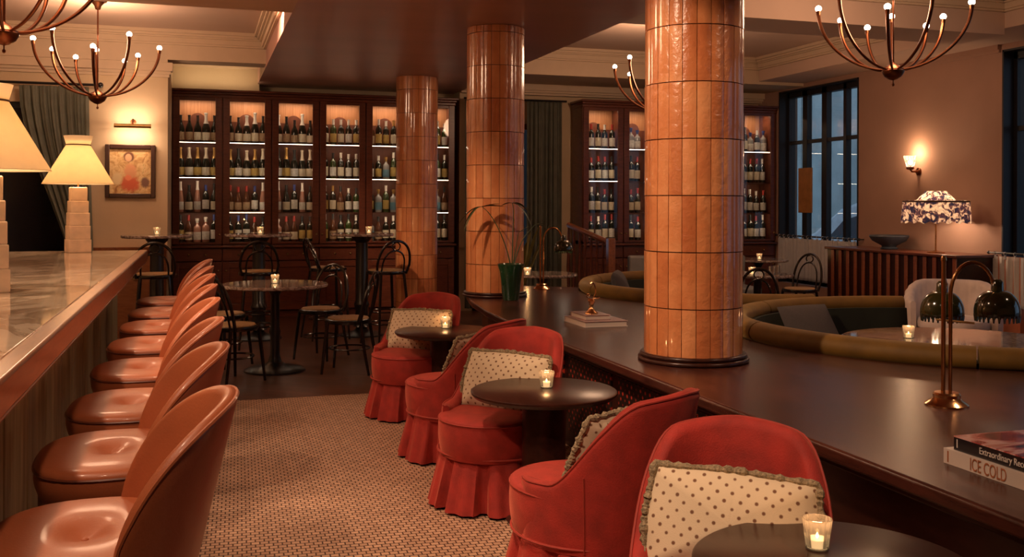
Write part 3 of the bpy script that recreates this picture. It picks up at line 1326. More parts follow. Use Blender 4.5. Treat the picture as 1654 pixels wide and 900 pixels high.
def make_low_table():
    t = thing('cocktail_table', 'x', 'table', (0, 0, 0), 0, 'small round dark cocktail tables')
    z = .60
    MB().lathe([(.0, z - .03), (.30, z - .032), (.325, z - .026), (.337, z - .012), (.337, z - .004), (.331, z), (.0, z)], 72).build('tabletop', M['dark_wood'], t)
    MB().lathe([(.17, 0), (.175, .012), (.16, .022), (.11, .03), (.10, .05), (.10, .54), (.13, .57)], 40).build('pedestal', M['dark_wood'], t)
    return t


lt_ = make_low_table()
LT = [((1.45, 2.03, 0), 'foreground round dark table, cropped at the bottom of the picture', (1358, 878)),
      ((1.51, 4.31, 0), 'middle round dark table between the two facing red chairs', (882, 622)),
      ((1.57, 6.50, 0), 'farthest small round dark table in front of the farthest red chair', (722, 527))]


def at(px, py, z):
    """point of the plane at height z behind a pixel of the photograph"""
    hy = 328 - (px - 827) * .0038
    d = (H - z) * 1600 / (py - hy)
    u = (px - 827) / 1600
    return (d * (S_ + u * C_), d * (C_ - u * S_), z)


for i, (loc, lab, vp) in enumerate(LT):
    t = lt_ if i == 0 else copy_tree(lt_)
    t.location = loc
    t['label'] = lab
vx = [(1.47, 2.13), (1.54, 4.36), (1.60, 6.62)]
vlab = ['ribbed glass votive glowing on the foreground table', 'lit votive on the middle small round table', 'lit votive on the farthest small round table']
for (x, y), l in zip(vx, vlab):
    put_votive(x, y, .6005, l)

# ------------------------------------------------------------------ marble cafe table, bentwood chairs


def ped_table(name, loc, zt, r, top, label, group, base_r=.26, fat=1.0):
    t = thing(name, label, 'table', loc, 0, group)
    MB().lathe([(0, zt - .03), (r - .01, zt - .03), (r, zt - .022), (r, zt - .005), (r - .004, zt), (0, zt)], 64).build('tabletop', M[top], t)
    p = MB()
    p.lathe([(r_ * fat, z_) for r_, z_ in ((.055, .10), (.042, .14), (.040, .3), (.05, .34), (.040, .38), (.038, zt - .10), (.06, zt - .06))] + [(.12, zt - .03)], 24)
    p.build('pedestal', M['iron'], t)
    b = MB()
    b.lathe([(base_r, 0), (base_r, .015), (base_r * .8, .035), (base_r * .4, .05), (.06, .08), (.05, .11)], 40)
    b.build('base', M['iron'], t)
    return t


# cafe marble table
mt = ped_table('marble_table', (0, 0, 0), .755, .45, 'grey_marble', 'round veined marble cafe table on a black pedestal by the parquet', 'round marble tables')
cx, cy, _ = at(445, 461, .755)
mt.location = (cx, cy, 0)
put_votive(cx + .0, cy + .02, .7555, 'votive on the round marble cafe table')


def make_bentwood(seat_z=.46, name='bentwood_chair', cat='chair', back=.42, r=.20):
    t = thing(name, 'x', cat, (0, 0, 0), 0)
    z = seat_z
    MB().lathe([(0, z - .012), (r - .03, z - .01), (r - .018, z - .002), (r - .03, z + .012), (0, z + .018)], 32).build('seat', M['cane'], t)
    f = MB()
    f.lathe([(r - .028, z - .035), (r, z - .035), (r + .004, z - .018), (r, z - .002), (r - .02, z + .002), (r - .028, z - .01)], 40)
    f.build('seat_frame', M['black'], t)
    spl = .035 if seat_z < .6 else .05
    for sx in (-1, 1):
        MB().tube([(sx * .14, -.14, z - .02), (sx * (.14 + spl * .5), -.16, z * .5), (sx * (.14 + spl), -.18, 0)], [.016, .015, .011], 8).build('leg', M['black'], t)
        MB().tube([(sx * .13, .15, z - .02), (sx * (.13 + spl * .6), .18, z * .5), (sx * (.13 + spl * 1.2), .23, 0)], [.016, .014, .011], 8).build('leg', M['black'], t)
    h = MB()
    pts = []
    for k in range(29):
        a = PI * k / 28
        q = math.sin(a)
        x = -.185 * math.cos(a) * (1.0 + .12 * q * 0)
        zz = z - .02 + back * (q ** .62)
        y = .15 + .10 * (zz - z) / back
        pts.append((x, y, zz))
    pts = [(-.165, .13, z - .03)] + pts[1:-1] + [(.165, .13, z - .03)]
    h.tube(pts, .0135, 8)
    h.build('back_hoop', M['black'], t)
    h = MB()
    pts = []
    for k in range(25):
        a = PI * k / 24
        q = math.sin(a)
        x = -.125 * math.cos(a)
        zz = z + .0 + (back - .12) * (q ** .6)
        pts.append((x, .15 + .10 * (zz - z) / back, zz))
    h.tube(pts, .009, 8)
    zc = z + back - .075
    h.tube([(.045 * math.cos(2 * PI * k / 20), .15 + .10 * (zc - z) / back, zc + .04 * math.sin(2 * PI * k / 20)) for k in range(20)], .007, 6, True)
    h.build('back_loop', M['black'], t)
    zr = z * .45
    MB().tube([(.165 * math.cos(2 * PI * k / 32), .01 + .175 * math.sin(2 * PI * k / 32), zr) for k in range(32)], .008, 6, True).build('leg_ring', M['black'], t)
    if seat_z > .6:
        MB().tube([(.18 * math.cos(2 * PI * k / 32), .01 + .19 * math.sin(2 * PI * k / 32), .22) for k in range(32)], .009, 6, True).build('foot_ring', M['black'], t)
    return t


bw = make_bentwood()
bw['group'] = 'black bentwood cafe chairs'
BW = [
    ((cx + .60, cy - .22), (-1, .45), 'black bentwood chair at right of the marble cafe table, seen from behind'),
    ((cx + .46, cy + .62), (-.6, -.8), 'black bentwood chair on the far right side of the marble cafe table'),
    ((cx - .42, cy + .42), (.7, -.7), 'black bentwood chair at the far left of the marble cafe table'),
    ((cx - .36, cy - .44), (.7, .6), 'black bentwood chair at near left of the marble table behind stools'),
    ((6.75, 10.15), (-.9, -.45), 'black bentwood chair with looped back before the white cafe curtain'),
    ((6.55, 11.75), (.6, -.8), 'black bentwood chair farther off between column and cafe curtain'),
    ((5.03, 8.27), (.45, .9), 'black bentwood chair in front of the round table right of the big column'),
]
for i, ((x, y), f, l) in enumerate(BW):
    o = bw if i == 0 else copy_tree(bw)
    o.location = (x, y, 0)
    o.rotation_euler = (0, 0, face_to(*f))
    o['label'] = l

# high tables and bentwood bar stools
hs = make_bentwood(.76, 'bentwood_bar_stool', 'bar stool', .33, .20)
hs['group'] = 'black bentwood bar stools at the high tables'
HT = [((-.43, 10.75, 0), 'left high round table in front of the cream wall'), ((.59, 10.9, 0), 'middle high round table in front of the wine cabinet'),
      ((1.69, 10.9, 0), 'right high round table beside the farthest tile column')]
for k, (loc, lab) in enumerate(HT):
    ped_table('high_table', loc, 1.12, .35, 'grey_marble', lab, 'high round tables before the wine cabinet', .24, 1.75)
for k, (x, y, l) in enumerate(((-.43, 10.72, 'small votive on the left high table'), (.60, 10.85, 'small votive on the middle high table'),
                               (1.75, 10.8, 'small votive on the right high table'))):
    put_votive(x, y, 1.1205, l, power=.3)
HS = [((-.42, 10.15), (0, 1), 'bentwood bar stool in front of the left high table'),
      ((.56, 10.3), (.05, 1), 'bentwood bar stool in front of the middle high table'),
      ((1.30, 10.75), (.95, .2), 'bentwood bar stool at left of the right high table'),
      ((1.82, 10.15), (-.3, .95), 'bentwood bar stool with open hoop back before the right high table')]
for i, ((x, y), f, l) in enumerate(HS):
    o = hs if i == 0 else copy_tree(hs)
    o.location = (x, y, 0)
    o.rotation_euler = (0, 0, face_to(*f))
    o['label'] = l

# ------------------------------------------------------------------ wine cabinets


def cabinet(x0, x1, yf, depth, n, label, led_rows):
    t = thing('wine_cabinet', label, 'cabinet', (0, 0, 0), 0, 'mahogany wine cabinets along the rear wall')
    zb, zt = .955, 2.72
    pitch = (x1 - x0) / n
    ww = .425
    c = MB()
    yb = yf + depth
    c.box(x0, x0 + .04, yf + .03, yb, 0, 2.80)
    c.box(x1 - .04, x1, yf + .03, yb, 0, 2.80)
    c.box(x0, x1, yf + .03, yb, 2.76, 2.80)
    c.box(x0, x1, yf + .03, yb, .90, .95)
    c.box(x0, x1, yf + .06, yb, 0, .08)
    for k in range(1, n):
        c.box(x0 + k * pitch - .012, x0 + k * pitch + .012, yf + .03, yb, .08, 2.76)
    c.build('carcass', M['mahogany'], t, smooth=0)
    bp = MB()
    bp.box(x0 + .04, x1 - .04, yb - .03, yb - .01, .08, 2.76)
    bp.build('back_panel', M['orange_wood'], t, smooth=0)
    # darker boarding with a rounded crest in each bay
    bd = MB()
    for k in range(n):
        cx_ = x0 + (k + .5) * pitch
        pts = [(cx_ - pitch / 2 + .013, .95), (cx_ + pitch / 2 - .013, .95), (cx_ + pitch / 2 - .013, 2.49), (cx_ + .11, 2.49)]
        for q in range(13):
            a = PI * q / 12
            pts.append((cx_ + .10 * math.cos(a), 2.49 + .10 * math.sin(a)))
        pts += [(cx_ - .11, 2.49), (cx_ - pitch / 2 + .013, 2.49)]
        nn = len(pts)
        bd.add([(p[0], yb - .045, p[1]) for p in pts] + [(p[0], yb - .03, p[1]) for p in pts],
               [tuple(range(nn)), tuple(range(2 * nn - 1, nn - 1, -1))] + [(i, nn + i, nn + (i + 1) % nn, (i + 1) % nn) for i in range(nn)])
    bd.build('crested_boarding', M['mahogany_flat'], t, smooth=0)
    cr = MB()
    cr.box(x0 - .02, x1 + .02, yf - .02, yb, 2.80, 2.83)
    cr.box(x0 - .04, x1 + .04, yf - .05, yb, 2.83, 2.86)
    cr.box(x0 - .01, x1 + .01, yf, yb, 2.76, 2.80)
    cr.build('crown', M['mahogany'], t, bevel=.008)
    co = MB()
    co.box(x0 - .01, x1 + .01, yf - .05, yf + .04, .885, .915)
    co.build('waist_moulding', M['mahogany'], t, bevel=.008)
    for k in range(n):
        cx_ = x0 + (k + .5) * pitch
        a, b = cx_ - pitch / 2 + .006, cx_ + pitch / 2 - .006
        d = MB()
        d.box(a, cx_ - ww / 2, yf, yf + .03, .93, 2.76)
        d.box(cx_ + ww / 2, b, yf, yf + .03, .93, 2.76)
        d.box(cx_ - ww / 2, cx_ + ww / 2, yf, yf + .03, zt, 2.76)
        d.box(cx_ - ww / 2, cx_ + ww / 2, yf, yf + .03, .93, zb)
        do = d.build('glass_door', M['mahogany'], t, bevel=.004)
        MB().box(cx_ - ww / 2, cx_ + ww / 2, yf + .012, yf + .016, zb, zt).build('pane', M['glass'], do, smooth=0)
        MB().sphere((a + .03 if k % 2 else b - .03, yf - .012, 1.05), .012, 10, 6).build('knob', M['brass_dull'], do)
        dr = MB().box(a, b, yf + .0, yf + .03, .72, .88)
        dro = dr.build('drawer', M['mahogany'], t, bevel=.005)
        MB().sphere((cx_ - .1, yf - .012, .80), .013, 10, 6).sphere((cx_ + .1, yf - .012, .80), .013, 10, 6).build('knob', M['brass_dull'], dro)
        dd = MB()
        dd.box(a, a + .08, yf, yf + .03, .09, .71)
        dd.box(b - .08, b, yf, yf + .03, .09, .71)
        dd.box(a + .08, b - .08, yf, yf + .03, .63, .71)
        dd.box(a + .08, b - .08, yf, yf + .03, .09, .18)
        dd.box(a + .08, b - .08, yf + .015, yf + .03, .18, .63)
        ddo = dd.build('lower_door', M['mahogany'], t, bevel=.004)
        MB().sphere((a + .04 if k % 2 else b - .04, yf - .012, .6), .012, 10, 6).build('knob', M['brass_dull'], ddo)
        for z in (2.205, 1.765, 1.33):
            MB().box(cx_ - pitch / 2 + .013, cx_ + pitch / 2 - .013, yf + .05, yb - .05, z - .012, z).build('shelf', M['mahogany_flat'], t, smooth=0)
    for k in range(n):
        cx_ = x0 + (k + .5) * pitch
        for j, z in enumerate((2.205, 1.765, 1.33)):
            if (j, k) in led_rows:
                continue
            MB().box(cx_ - pitch / 2 + .02, cx_ + pitch / 2 - .02, yf + .040, yf + .05, z - .007, z - .002).build('light_strip', M['led'], t, smooth=0)
        for z in (2.205, 1.765, 1.33):  # fill lights added to brighten the bottle labels, even where no strip sits
            lamp('AREA', (cx_, yf + .06, z - .018), .42, WARM2, ww, 'label_fill_light', (cx_, yf + .24, z - .34), sy=.02)
        lamp('AREA', (cx_, yf + .06, 2.70), .5, WARM2, ww, 'label_fill_light', (cx_, yf + .24, 2.36), sy=.02)
        lamp('AREA', (cx_, yf + .2, 2.75), 1.9, WARM2, pitch * .7, 'cabinet_top_light', (cx_, yf + .22, 2.0), sy=.05)
    return t


SKIP1 = {(2, 0), (2, 2), (2, 3), (2, 4)}
cabinet(-.345, 3.245, 12.9, .36, 6, 'long mahogany wine cabinet with six glazed doors behind the high tables', SKIP1)
cabinet(4.91, 7.88, 12.45, .42, 5, 'mahogany wine cabinet with glazed doors right of the handrail', {(2, 0), (2, 1), (2, 4), (1, 4), (1, 1)})

# bottles
GL = {'black green': simple('dark bottle glass', (.012, .014, .008), .08, coat=1, var=.1),
      'brown': simple('brown bottle glass', (.10, .03, .01), .1, coat=1, var=.1),
      'green': simple('green bottle glass', (.04, .07, .015), .1, coat=1, var=.1),
      'pink': simple('pale rose bottle', (.55, .26, .18), .15, coat=1, var=.1),
      'clear': simple('pale spirit bottle', (.42, .40, .38), .12, coat=1, var=.1)}
LB = {'cream': simple('cream label', (.85, .74, .54), .7, var=.08, nscale=40),
      'white': simple('white label', (.88, .83, .74), .7, var=.15, nscale=50),
      'yellow': simple('yellow label', (.62, .42, .12), .7, var=.1, nscale=40),
      'tan': simple('tan label', (.48, .32, .18), .7, var=.2, nscale=40),
      'red': simple('red label', (.42, .06, .03), .7, var=.1, nscale=40),
      'blue': simple('pale blue label', (.15, .32, .42), .7, var=.1, nscale=40)}
FO = {'cream': simple('cream foil', (.70, .60, .46), .35, .1), 'black': simple('black foil', (.02, .02, .02), .4),
      'red': simple('red foil', (.40, .04, .03), .4), 'gold': simple('gold foil', (.55, .32, .10), .3, .6),
      'white': simple('white foil', (.8, .74, .66), .4), 'blue': simple('blue foil', (.05, .07, .25), .4)}
SHP = {
    'bordeaux': [(.036, 0), (.038, .008), (.038, .19), (.034, .208), (.016, .228), (.0145, .24), (.0145, .295), (.0165, .297), (.0165, .303), (.0, .303)],
    'burgundy': [(.039, 0), (.042, .008), (.042, .14), (.036, .175), (.020, .215), (.0145, .24), (.0145, .295), (.0165, .297), (.0165, .303), (.0, .303)],
    'champagne': [(.043, 0), (.046, .01), (.046, .15), (.038, .19), (.022, .23), (.016, .26), (.016, .315), (.021, .320), (.021, .333), (.0, .336)],
    'spirit': [(.040, 0), (.043, .01), (.043, .15), (.040, .17), (.016, .195), (.014, .21), (.014, .235), (.02, .237), (.02, .265), (.0, .265)],
    'flute': [(.034, 0), (.036, .008), (.036, .13), (.026, .2), (.0145, .27), (.0135, .33), (.016, .333), (.016, .338), (.0, .338)],
}


def rad(shape, z):
    P = SHP[shape]
    for (r0, z0), (r1, z1) in zip(P, P[1:]):
        if z0 <= z <= z1 and z1 > z0:
            return r0 + (r1 - r0) * (z - z0) / (z1 - z0)
    return P[0][0]


SHP = {k: [(r_ * 1.08, z_ * 1.13) for r_, z_ in v] for k, v in SHP.items()}
PROTO = {}


def bottle(shape, glass, label, foil, loc, text, grp):
    key = (shape, glass, label, foil)
    if key not in PROTO:
        t = thing('wine_bottle', text, 'bottle', loc, 0, grp)
        MB().lathe([(0, 0)] + SHP[shape], 16).build('bottle_glass', GL[glass], t)
        z0, z1 = (.03, .13) if shape != 'bordeaux' else (.04, .155)
        if shape == 'spirit':
            z0, z1 = .03, .13
        MB().lathe([(rad(shape, z0) + .0012, z0), (rad(shape, z1) + .0012, z1)], 16).build('label', LB[label], t)
        f0 = .27 if shape not in ('champagne',) else .24
        if shape == 'spirit':
            f0 = .24
        P = [(rad(shape, f0) + .001, f0)] + [(r + .001, z) for r, z in SHP[shape] if z > f0] + []
        P[-1] = (0, SHP[shape][-1][1] + .001)
        MB().lathe(P, 14).build('foil_capsule', FO[foil], t)
        PROTO[key] = t
        return t
    t = copy_tree(PROTO[key])
    t.scale = (1, 1, rnd.uniform(.92, 1.06))
    t.location = loc
    t['label'] = text
    t['group'] = grp
    return t


ROWN = ['top shelf', 'second shelf from the top', 'third shelf from the top', 'bottom shelf']
ORD = ['leftmost', 'second', 'third', 'fourth', 'rightmost']
ORD4 = ['leftmost', 'second', 'third', 'rightmost']
rnd = random.Random(11)
SHADE = {'black green': 'dark', 'brown': 'brown', 'green': 'green', 'pink': 'pale pink', 'clear': 'clear'}


def fill(cab, x0, pitch, yf, bays, names, xr):
    for bi in bays:
        cxx = x0 + (bi + .5) * pitch
        for row, z in enumerate((2.205, 1.765, 1.33, .95)):
            n = 5
            xs = [cxx + (k - 2) * .101 + rnd.uniform(-.0015, .0015) for k in range(n)]
            for k, x in enumerate(xs):
                lo, hi = xr.get(bi, (-99, 99))
                if not (lo <= x <= hi):
                    continue
                if cab == 'long cabinet' and bi < 3:
                    if row == 0:
                        sh, gl, lb, fo = rnd.choice([('burgundy', 'black green', 'cream', 'black'), ('champagne', 'black green', 'cream', 'white'), ('burgundy', 'black green', 'tan', 'black')])
                    elif row == 1:
                        sh, gl, lb, fo = rnd.choice([('champagne', 'black green', 'cream', 'cream'), ('champagne', 'black green', 'yellow', 'gold'), ('champagne', 'black green', 'white', 'black'), ('champagne', 'black green', 'cream', 'cream')])
                    elif row == 2:
                        sh, gl, lb, fo = rnd.choice([('flute', 'pink', 'white', 'white'), ('burgundy', 'brown', 'tan', 'red'), ('burgundy', 'black green', 'cream', 'black'), ('bordeaux', 'black green', 'white', 'blue')])
                    else:
                        sh, gl, lb, fo = rnd.choice([('bordeaux', 'black green', 'white', 'blue'), ('burgundy', 'brown', 'cream', 'red'), ('spirit', 'pink', 'white', 'white'), ('bordeaux', 'black green', 'yellow', 'black')])
                elif cab == 'long cabinet':
                    sh, gl, lb, fo = rnd.choice([('bordeaux', 'black green', 'cream', 'white'), ('bordeaux', 'black green', 'yellow', 'white'), ('bordeaux', 'green', 'yellow', 'white'), ('burgundy', 'brown', 'tan', 'black'), ('bordeaux', 'black green', 'white', 'white'), ('bordeaux', 'black green', 'cream', 'gold'),
                                                 ('bordeaux', 'black green', 'cream', 'black'), ('bordeaux', 'green', 'white', 'black'), ('spirit', 'clear', 'blue', 'gold')])
                else:
                    sh, gl, lb, fo = rnd.choice([('bordeaux', 'black green', 'white', 'red'), ('bordeaux', 'black green', 'white', 'white'), ('bordeaux', 'black green', 'cream', 'black'), ('spirit', 'clear', 'white', 'blue') if row == 0 else ('bordeaux', 'black green', 'cream', 'red')])
                txt = '%s %s labelled bottle, %s on the %s, %s of the %s' % (SHADE[gl], lb, ORD[k], ROWN[row], names[bi], cab)
                txt = '%s bottle %s labelled, %s on %s, %s' % (SHADE[gl], lb, ORD[k], ROWN[row].replace(' from the top', ''), names[bi])
                bottle(sh, gl, lb, fo, (x, yf + .185 + rnd.uniform(0, .03), z + .001), txt, 'bottles in the ' + cab)


p1 = 3.59 / 6
fill('long cabinet', -.345, p1, 12.9, range(6), ['first cabinet bay', 'second cabinet bay', 'third cabinet bay', 'fourth cabinet bay', 'fifth bay left of column', 'sixth bay right of column'],
     {4: (-99, 2.46), 5: (2.83, 99)})
p2 = 2.97 / 5
fill('right cabinet', 4.91, p2, 12.45, (0, 1, 4), {0: 'first bay of right cabinet', 1: 'second bay of right cabinet', 4: 'last bay of right cabinet'}, {1: (-99, 5.86), 4: (7.2, 99)})

# ------------------------------------------------------------------ curtains


def drape(name, x0, x1, y, z0, z1, folds, amp, label, pull=None, mat='curtain', axis='x', th=.006):
    def f(u, v):
        z = z1 - (z1 - z0) * v
        a, b = x0, x1
        if pull:
            k = sm(0, 1, v)
            a = x0 + (pull[0] - x0) * k
            b = x1 + (pull[1] - x1) * k
        s = a + (b - a) * u
        w = amp * (.6 + .4 * v) * math.sin(2 * PI * folds * u) + amp * .3 * math.sin(2 * PI * folds * 2.3 * u + 1)
        return (s, y + w, z) if axis == 'x' else (y + w, s, z)
    m = MB()
    m.grid(f, folds * 12, 12)
    o = m.build(name, M[mat], smooth=80)
    sd = o.modifiers.new('thick', 'SOLIDIFY')
    sd.thickness = th
    return tag(o, label, 'curtain')


drape('velvet_curtain', -1.80, -1.13, 11.27, .4, 2.66, 8, .035, 'dark grey green curtain at left, tied back beside the framed painting', pull=(-1.25, -1.08))
drape('velvet_curtain', 4.22, 4.72, 12.78, .05, 2.84, 7, .035, 'dark grey green curtain between the middle column and right cabinet')
drape('velvet_curtain', 3.36, 3.60, 12.80, .05, 2.84, 4, .03, 'narrow dark curtain between the long cabinet and middle column')
cr = thing('curtain_rod', 'dark rod above the curtain at the far left', 'curtain rod', (0, 0, 0))
MB().tube([(-2.95, 11.3, 2.69), (-1.03, 11.3, 2.69)], .014, 8).build('rod', M['iron'], cr)
MB().sphere((-1.02, 11.3, 2.69), .03).build('finial', M['iron'], cr)
cr = thing('curtain_rod', 'dark rod above the curtain behind the middle column', 'curtain rod', (0, 0, 0))
MB().tube([(3.34, 12.8, 2.86), (4.80, 12.8, 2.86)], .014, 8).build('rod', M['iron'], cr)


def cafe(y0, y1, z, n, l1, l2):
    cr = thing('cafe_curtain_rod', l2, 'curtain rod', (0, 0, 0))
    MB().tube([(XW - .07, y0 - .05, z), (XW - .07, y1 + .05, z)], .010, 8).build('rod', M['iron'], cr)
    for yy in (y0 - .06, y1 + .06):
        MB().tube([(XW - .07, yy, z), (XW + .0, yy, z)], .008, 6).sphere((XW - .07, yy, z), .018).build('bracket', M['iron'], cr)

    o = drape('cafe_curtain', y0, y1, XW - .07, .42, z - .035, int((y1 - y0) * 11), .016, l1, mat='cafe', axis='y', th=.003)
    for k in range(n):
        yy = y0 + .03 + (y1 - y0 - .06) * k / (n - 1)
        rg = MB()
        rg.tube([(XW - .07 + .017 * math.cos(2 * PI * q / 10), yy, z - .006 + .019 * math.sin(2 * PI * q / 10)) for q in range(10)], .0032, 5, True)
        rg.box(XW - .078, XW - .062, yy - .006, yy + .006, z - .06, z - .024)
        rg.build('curtain_tab', M['cafe'], o)


cafe(10.55, 12.30, 1.02, 16, 'short white cafe curtain under the far window', 'thin dark rod of the cafe curtain at the far window')
cafe(5.0, 8.30, .965, 26, 'short white cafe curtain at the right edge of the picture', 'thin dark rod of the cafe curtain at the right edge')

# ------------------------------------------------------------------ painting and its lamp
pt = thing('framed_painting', 'framed painting of a woman among flowers on the cream wall', 'painting', (0, 0, 0))
# px 176..252, y 238..326
px0, px1, pz0, pz1 = -.98, -.475, 1.50, 2.07
fr = MB()
w_ = .045
yy0, yy1 = 11.355, 11.40
fr.box(px0, px0 + w_, yy0, yy1, pz0, pz1)
fr.box(px1 - w_, px1, yy0, yy1, pz0, pz1)
fr.box(px0 + w_, px1 - w_, yy0, yy1, pz0, pz0 + w_)
fr.box(px0 + w_, px1 - w_, yy0, yy1, pz1 - w_, pz1)
fr.build('frame', M['frame_wood'], pt, bevel=.006)
cxp, czp = (px0 + px1) / 2, (pz0 + pz1) / 2
MB().box(px0 + w_ - cxp, px1 - w_ - cxp, -.01, .01, pz0 + w_ - czp, pz1 - w_ - czp).build('canvas', M['painting'], pt, smooth=0, loc=(cxp, 11.385, czp))
pl = thing('picture_light', 'brass picture light mounted above the framed painting', 'light', (-.70, 11.4, 2.265))
m = MB()
m.tube([(-.185, -.13, 0), (.185, -.13, 0)], .022, 12)
m.build('lamp_tube', M['brass_dull'], pl)
MB().tube([(0, -.01, .05), (0, -.08, .075), (0, -.13, .02)], .008, 8).lathe([(.03, -.012), (.03, 0)], 16, M=Matrix.Translation((0, -.0, .05)) @ Matrix.Rotation(-PI / 2, 4, 'X')).build('bracket', M['copper'], pl)
lamp('AREA', (-.70, 11.25, 2.236), 3.2, WARM2, .34, 'picture_light_beam', (-.70, 11.42, 1.9), sy=.02)
lamp('AREA', (-.70, 11.25, 2.295), 2.6, WARM2, .34, 'picture_light_up', (-.70, 11.42, 2.6), sy=.02)
MB().box(-.70, -.60, 11.365, 11.376, .62, .70).build('socket_plate', M['brass_dull'], smooth=0)
tag(bpy.data.objects['socket_plate'], 'small brass socket plate low on the amber wainscot', 'socket')

# ------------------------------------------------------------------ alabaster lamps on the bar


def bar_lamp(x, y, rz, label):
    t = thing('table_lamp', label, 'lamp', (x, y, 1.0685), rz, 'alabaster lamps with cone shades on the bar')
    z = 0
    for w, h in ((.165, .10), (.155, .105), (.145, .10), (.132, .09), (.115, .105)):
        MB().box(-w / 2, w / 2, -w / 2, w / 2, z, z + h).build('alabaster_block', M['alabaster'], t, bevel=.006, seg=2)
        z += h
    MB().tube([(0, 0, z), (0, 0, .82)], .006, 8).build('stem', M['brass_dull'], t)
    s = MB()
    s.lathe([(.258, .525), (.256, .527), (.086, .825), (.105, .895)], 56)
    s.f = s.f[:-2]
    s.m = s.m[:-2]
    so = s.build('shade', M['shade'], t, smooth=60)
    sd = so.modifiers.new('thick', 'SOLIDIFY')
    sd.thickness = .002
    MB().tube([(.0875 * math.cos(2 * PI * k / 40), .0875 * math.sin(2 * PI * k / 40), .825) for k in range(40)], .005, 6, True).build('shade_band', M['shade_trim'], t)
    MB().sphere((0, 0, .665), .03, 14, 8).build('bulb', M['bulb'], t)
    lamp('POINT', (x, y, 1.0685 + .72), 14, (1, .68, .42), .04, 'lamp_light')
    lamp('POINT', (x, y, 1.0685 + .60), 8, (1, .66, .40), .04, 'lamp_light')


bar_lamp(-.905, 8.28, R(17), 'alabaster table lamp with cone shade at the far end of the bar')
bar_lamp(-.885, 4.75, R(20), 'alabaster table lamp cropped by the left edge')

# ------------------------------------------------------------------ chandeliers
ARM = [(-.97, .0, 1.467), (-.68, -.73, 1.508), (-.73, .68, 1.431), (-.36, .93, 1.385), (-.07, -.99, 1.35),
       (-.02, .99, 1.47), (.45, .89, 1.37), (.48, -.88, 1.483), (.67, .74, 1.42), (.96, .05, 1.45)]


def make_chandelier():
    t = thing('chandelier', 'x', 'chandelier', (0, 0, 0), 0, 'copper chandeliers with upswept arms')
    hub = MB()
    hub.lathe([(.0005, -.115), (.010, -.108), (.010, -.095), (.004, -.09), (.004, -.07), (.03, -.062), (.062, -.040), (.080, -.008), (.080, .004), (.074, .008), (.074, .014), (.060, .03), (.03, .05), (.012, .06), (.008, .07)], 32)
    hub.build('hub', M['copper'], t)
    MB().tube([(0, 0, .05), (0, 0, .86)], .007, 8).build('rod', M['copper'], t)
    for cxx, cyy, hb in ARM:
        a = math.atan2(cyy, cxx)
        zt = hb + 1.46 - 2.42 - .03
        pts = []
        n = 16
        rr = .535
        for k in range(n + 1):
            q = PI / 2 * k / n
            r = .05 + (rr - .05) * math.sin(q)
            z = .01 + (zt - .01) * (1 - math.cos(q)) ** .9
            pts.append((r * math.cos(a), r * math.sin(a), z))
        ao = MB().tube(pts, [.009 + .005 * (k / n) for k in range(n + 1)], 8).build('arm', M['copper'], t)
        e = pts[-1]
        MB().lathe([(.014, -.03), (.017, -.01), (.017, .005)], 12, e).build('bulb_socket', M['copper'], ao)
        MB().sphere((e[0], e[1], e[2] + .024), .024, 14, 8).build('bulb', M['bulb'], ao)
    return t


chd = make_chandelier()
CH = [((-.91, 9.8), ZT, 0, 'chandelier hanging over the bar before the rear wall'),
      ((-1.08, 6.28), ZT, R(3), 'chandelier cropped at the top left corner'),
      ((4.92, 6.2), ZR, R(-2), 'chandelier hanging at upper right before the window wall'),
      ((4.69, 9.53), ZR, R(4), 'chandelier half hidden behind the large tile column')]
for i, ((x, y), zc, r, l) in enumerate(CH):
    o = chd if i == 0 else copy_tree(chd)
    o.location = (x, y, 2.42)
    if i == 2:
        o.location.z = 2.455
    pu = (x * C_ - y * S_) / (x * S_ + y * C_)
    o.rotation_euler = (0, 0, -YAW - math.atan(pu))
    o['label'] = l
    z0_ = o.location.z
    can = MB().lathe([(.075, zc - z0_ - .012), (.08, zc - z0_), (.0, zc - z0_)], 24)
    can.lathe([(.008, .84), (.022, .80), (.03, .83), (.05, .855), (.055, zc - z0_ - .012)], 24)
    can.build('canopy', M['copper'], o)
    lamp('POINT', (x, y, 2.99), [48, 50, 44, 52][i], WARM, .22, 'chandelier_light')

# fixture rings for the added, unseen ceiling spots
for k, (p, t_, w, c) in enumerate(DOWN):
    lab = 'small round downlight added in the unseen ceiling'
    o = MB().lathe([(.03, -.006), (.055, -.006), (.055, 0), (.03, 0)], 20).build('added_downlight', M['brass_dull'])
    o.location = (p[0], p[1], (ZT if p[0] < 3 else ZR) - .0005)
    tag(o, lab, 'downlight', 'added downlights')

# ------------------------------------------------------------------ green booths


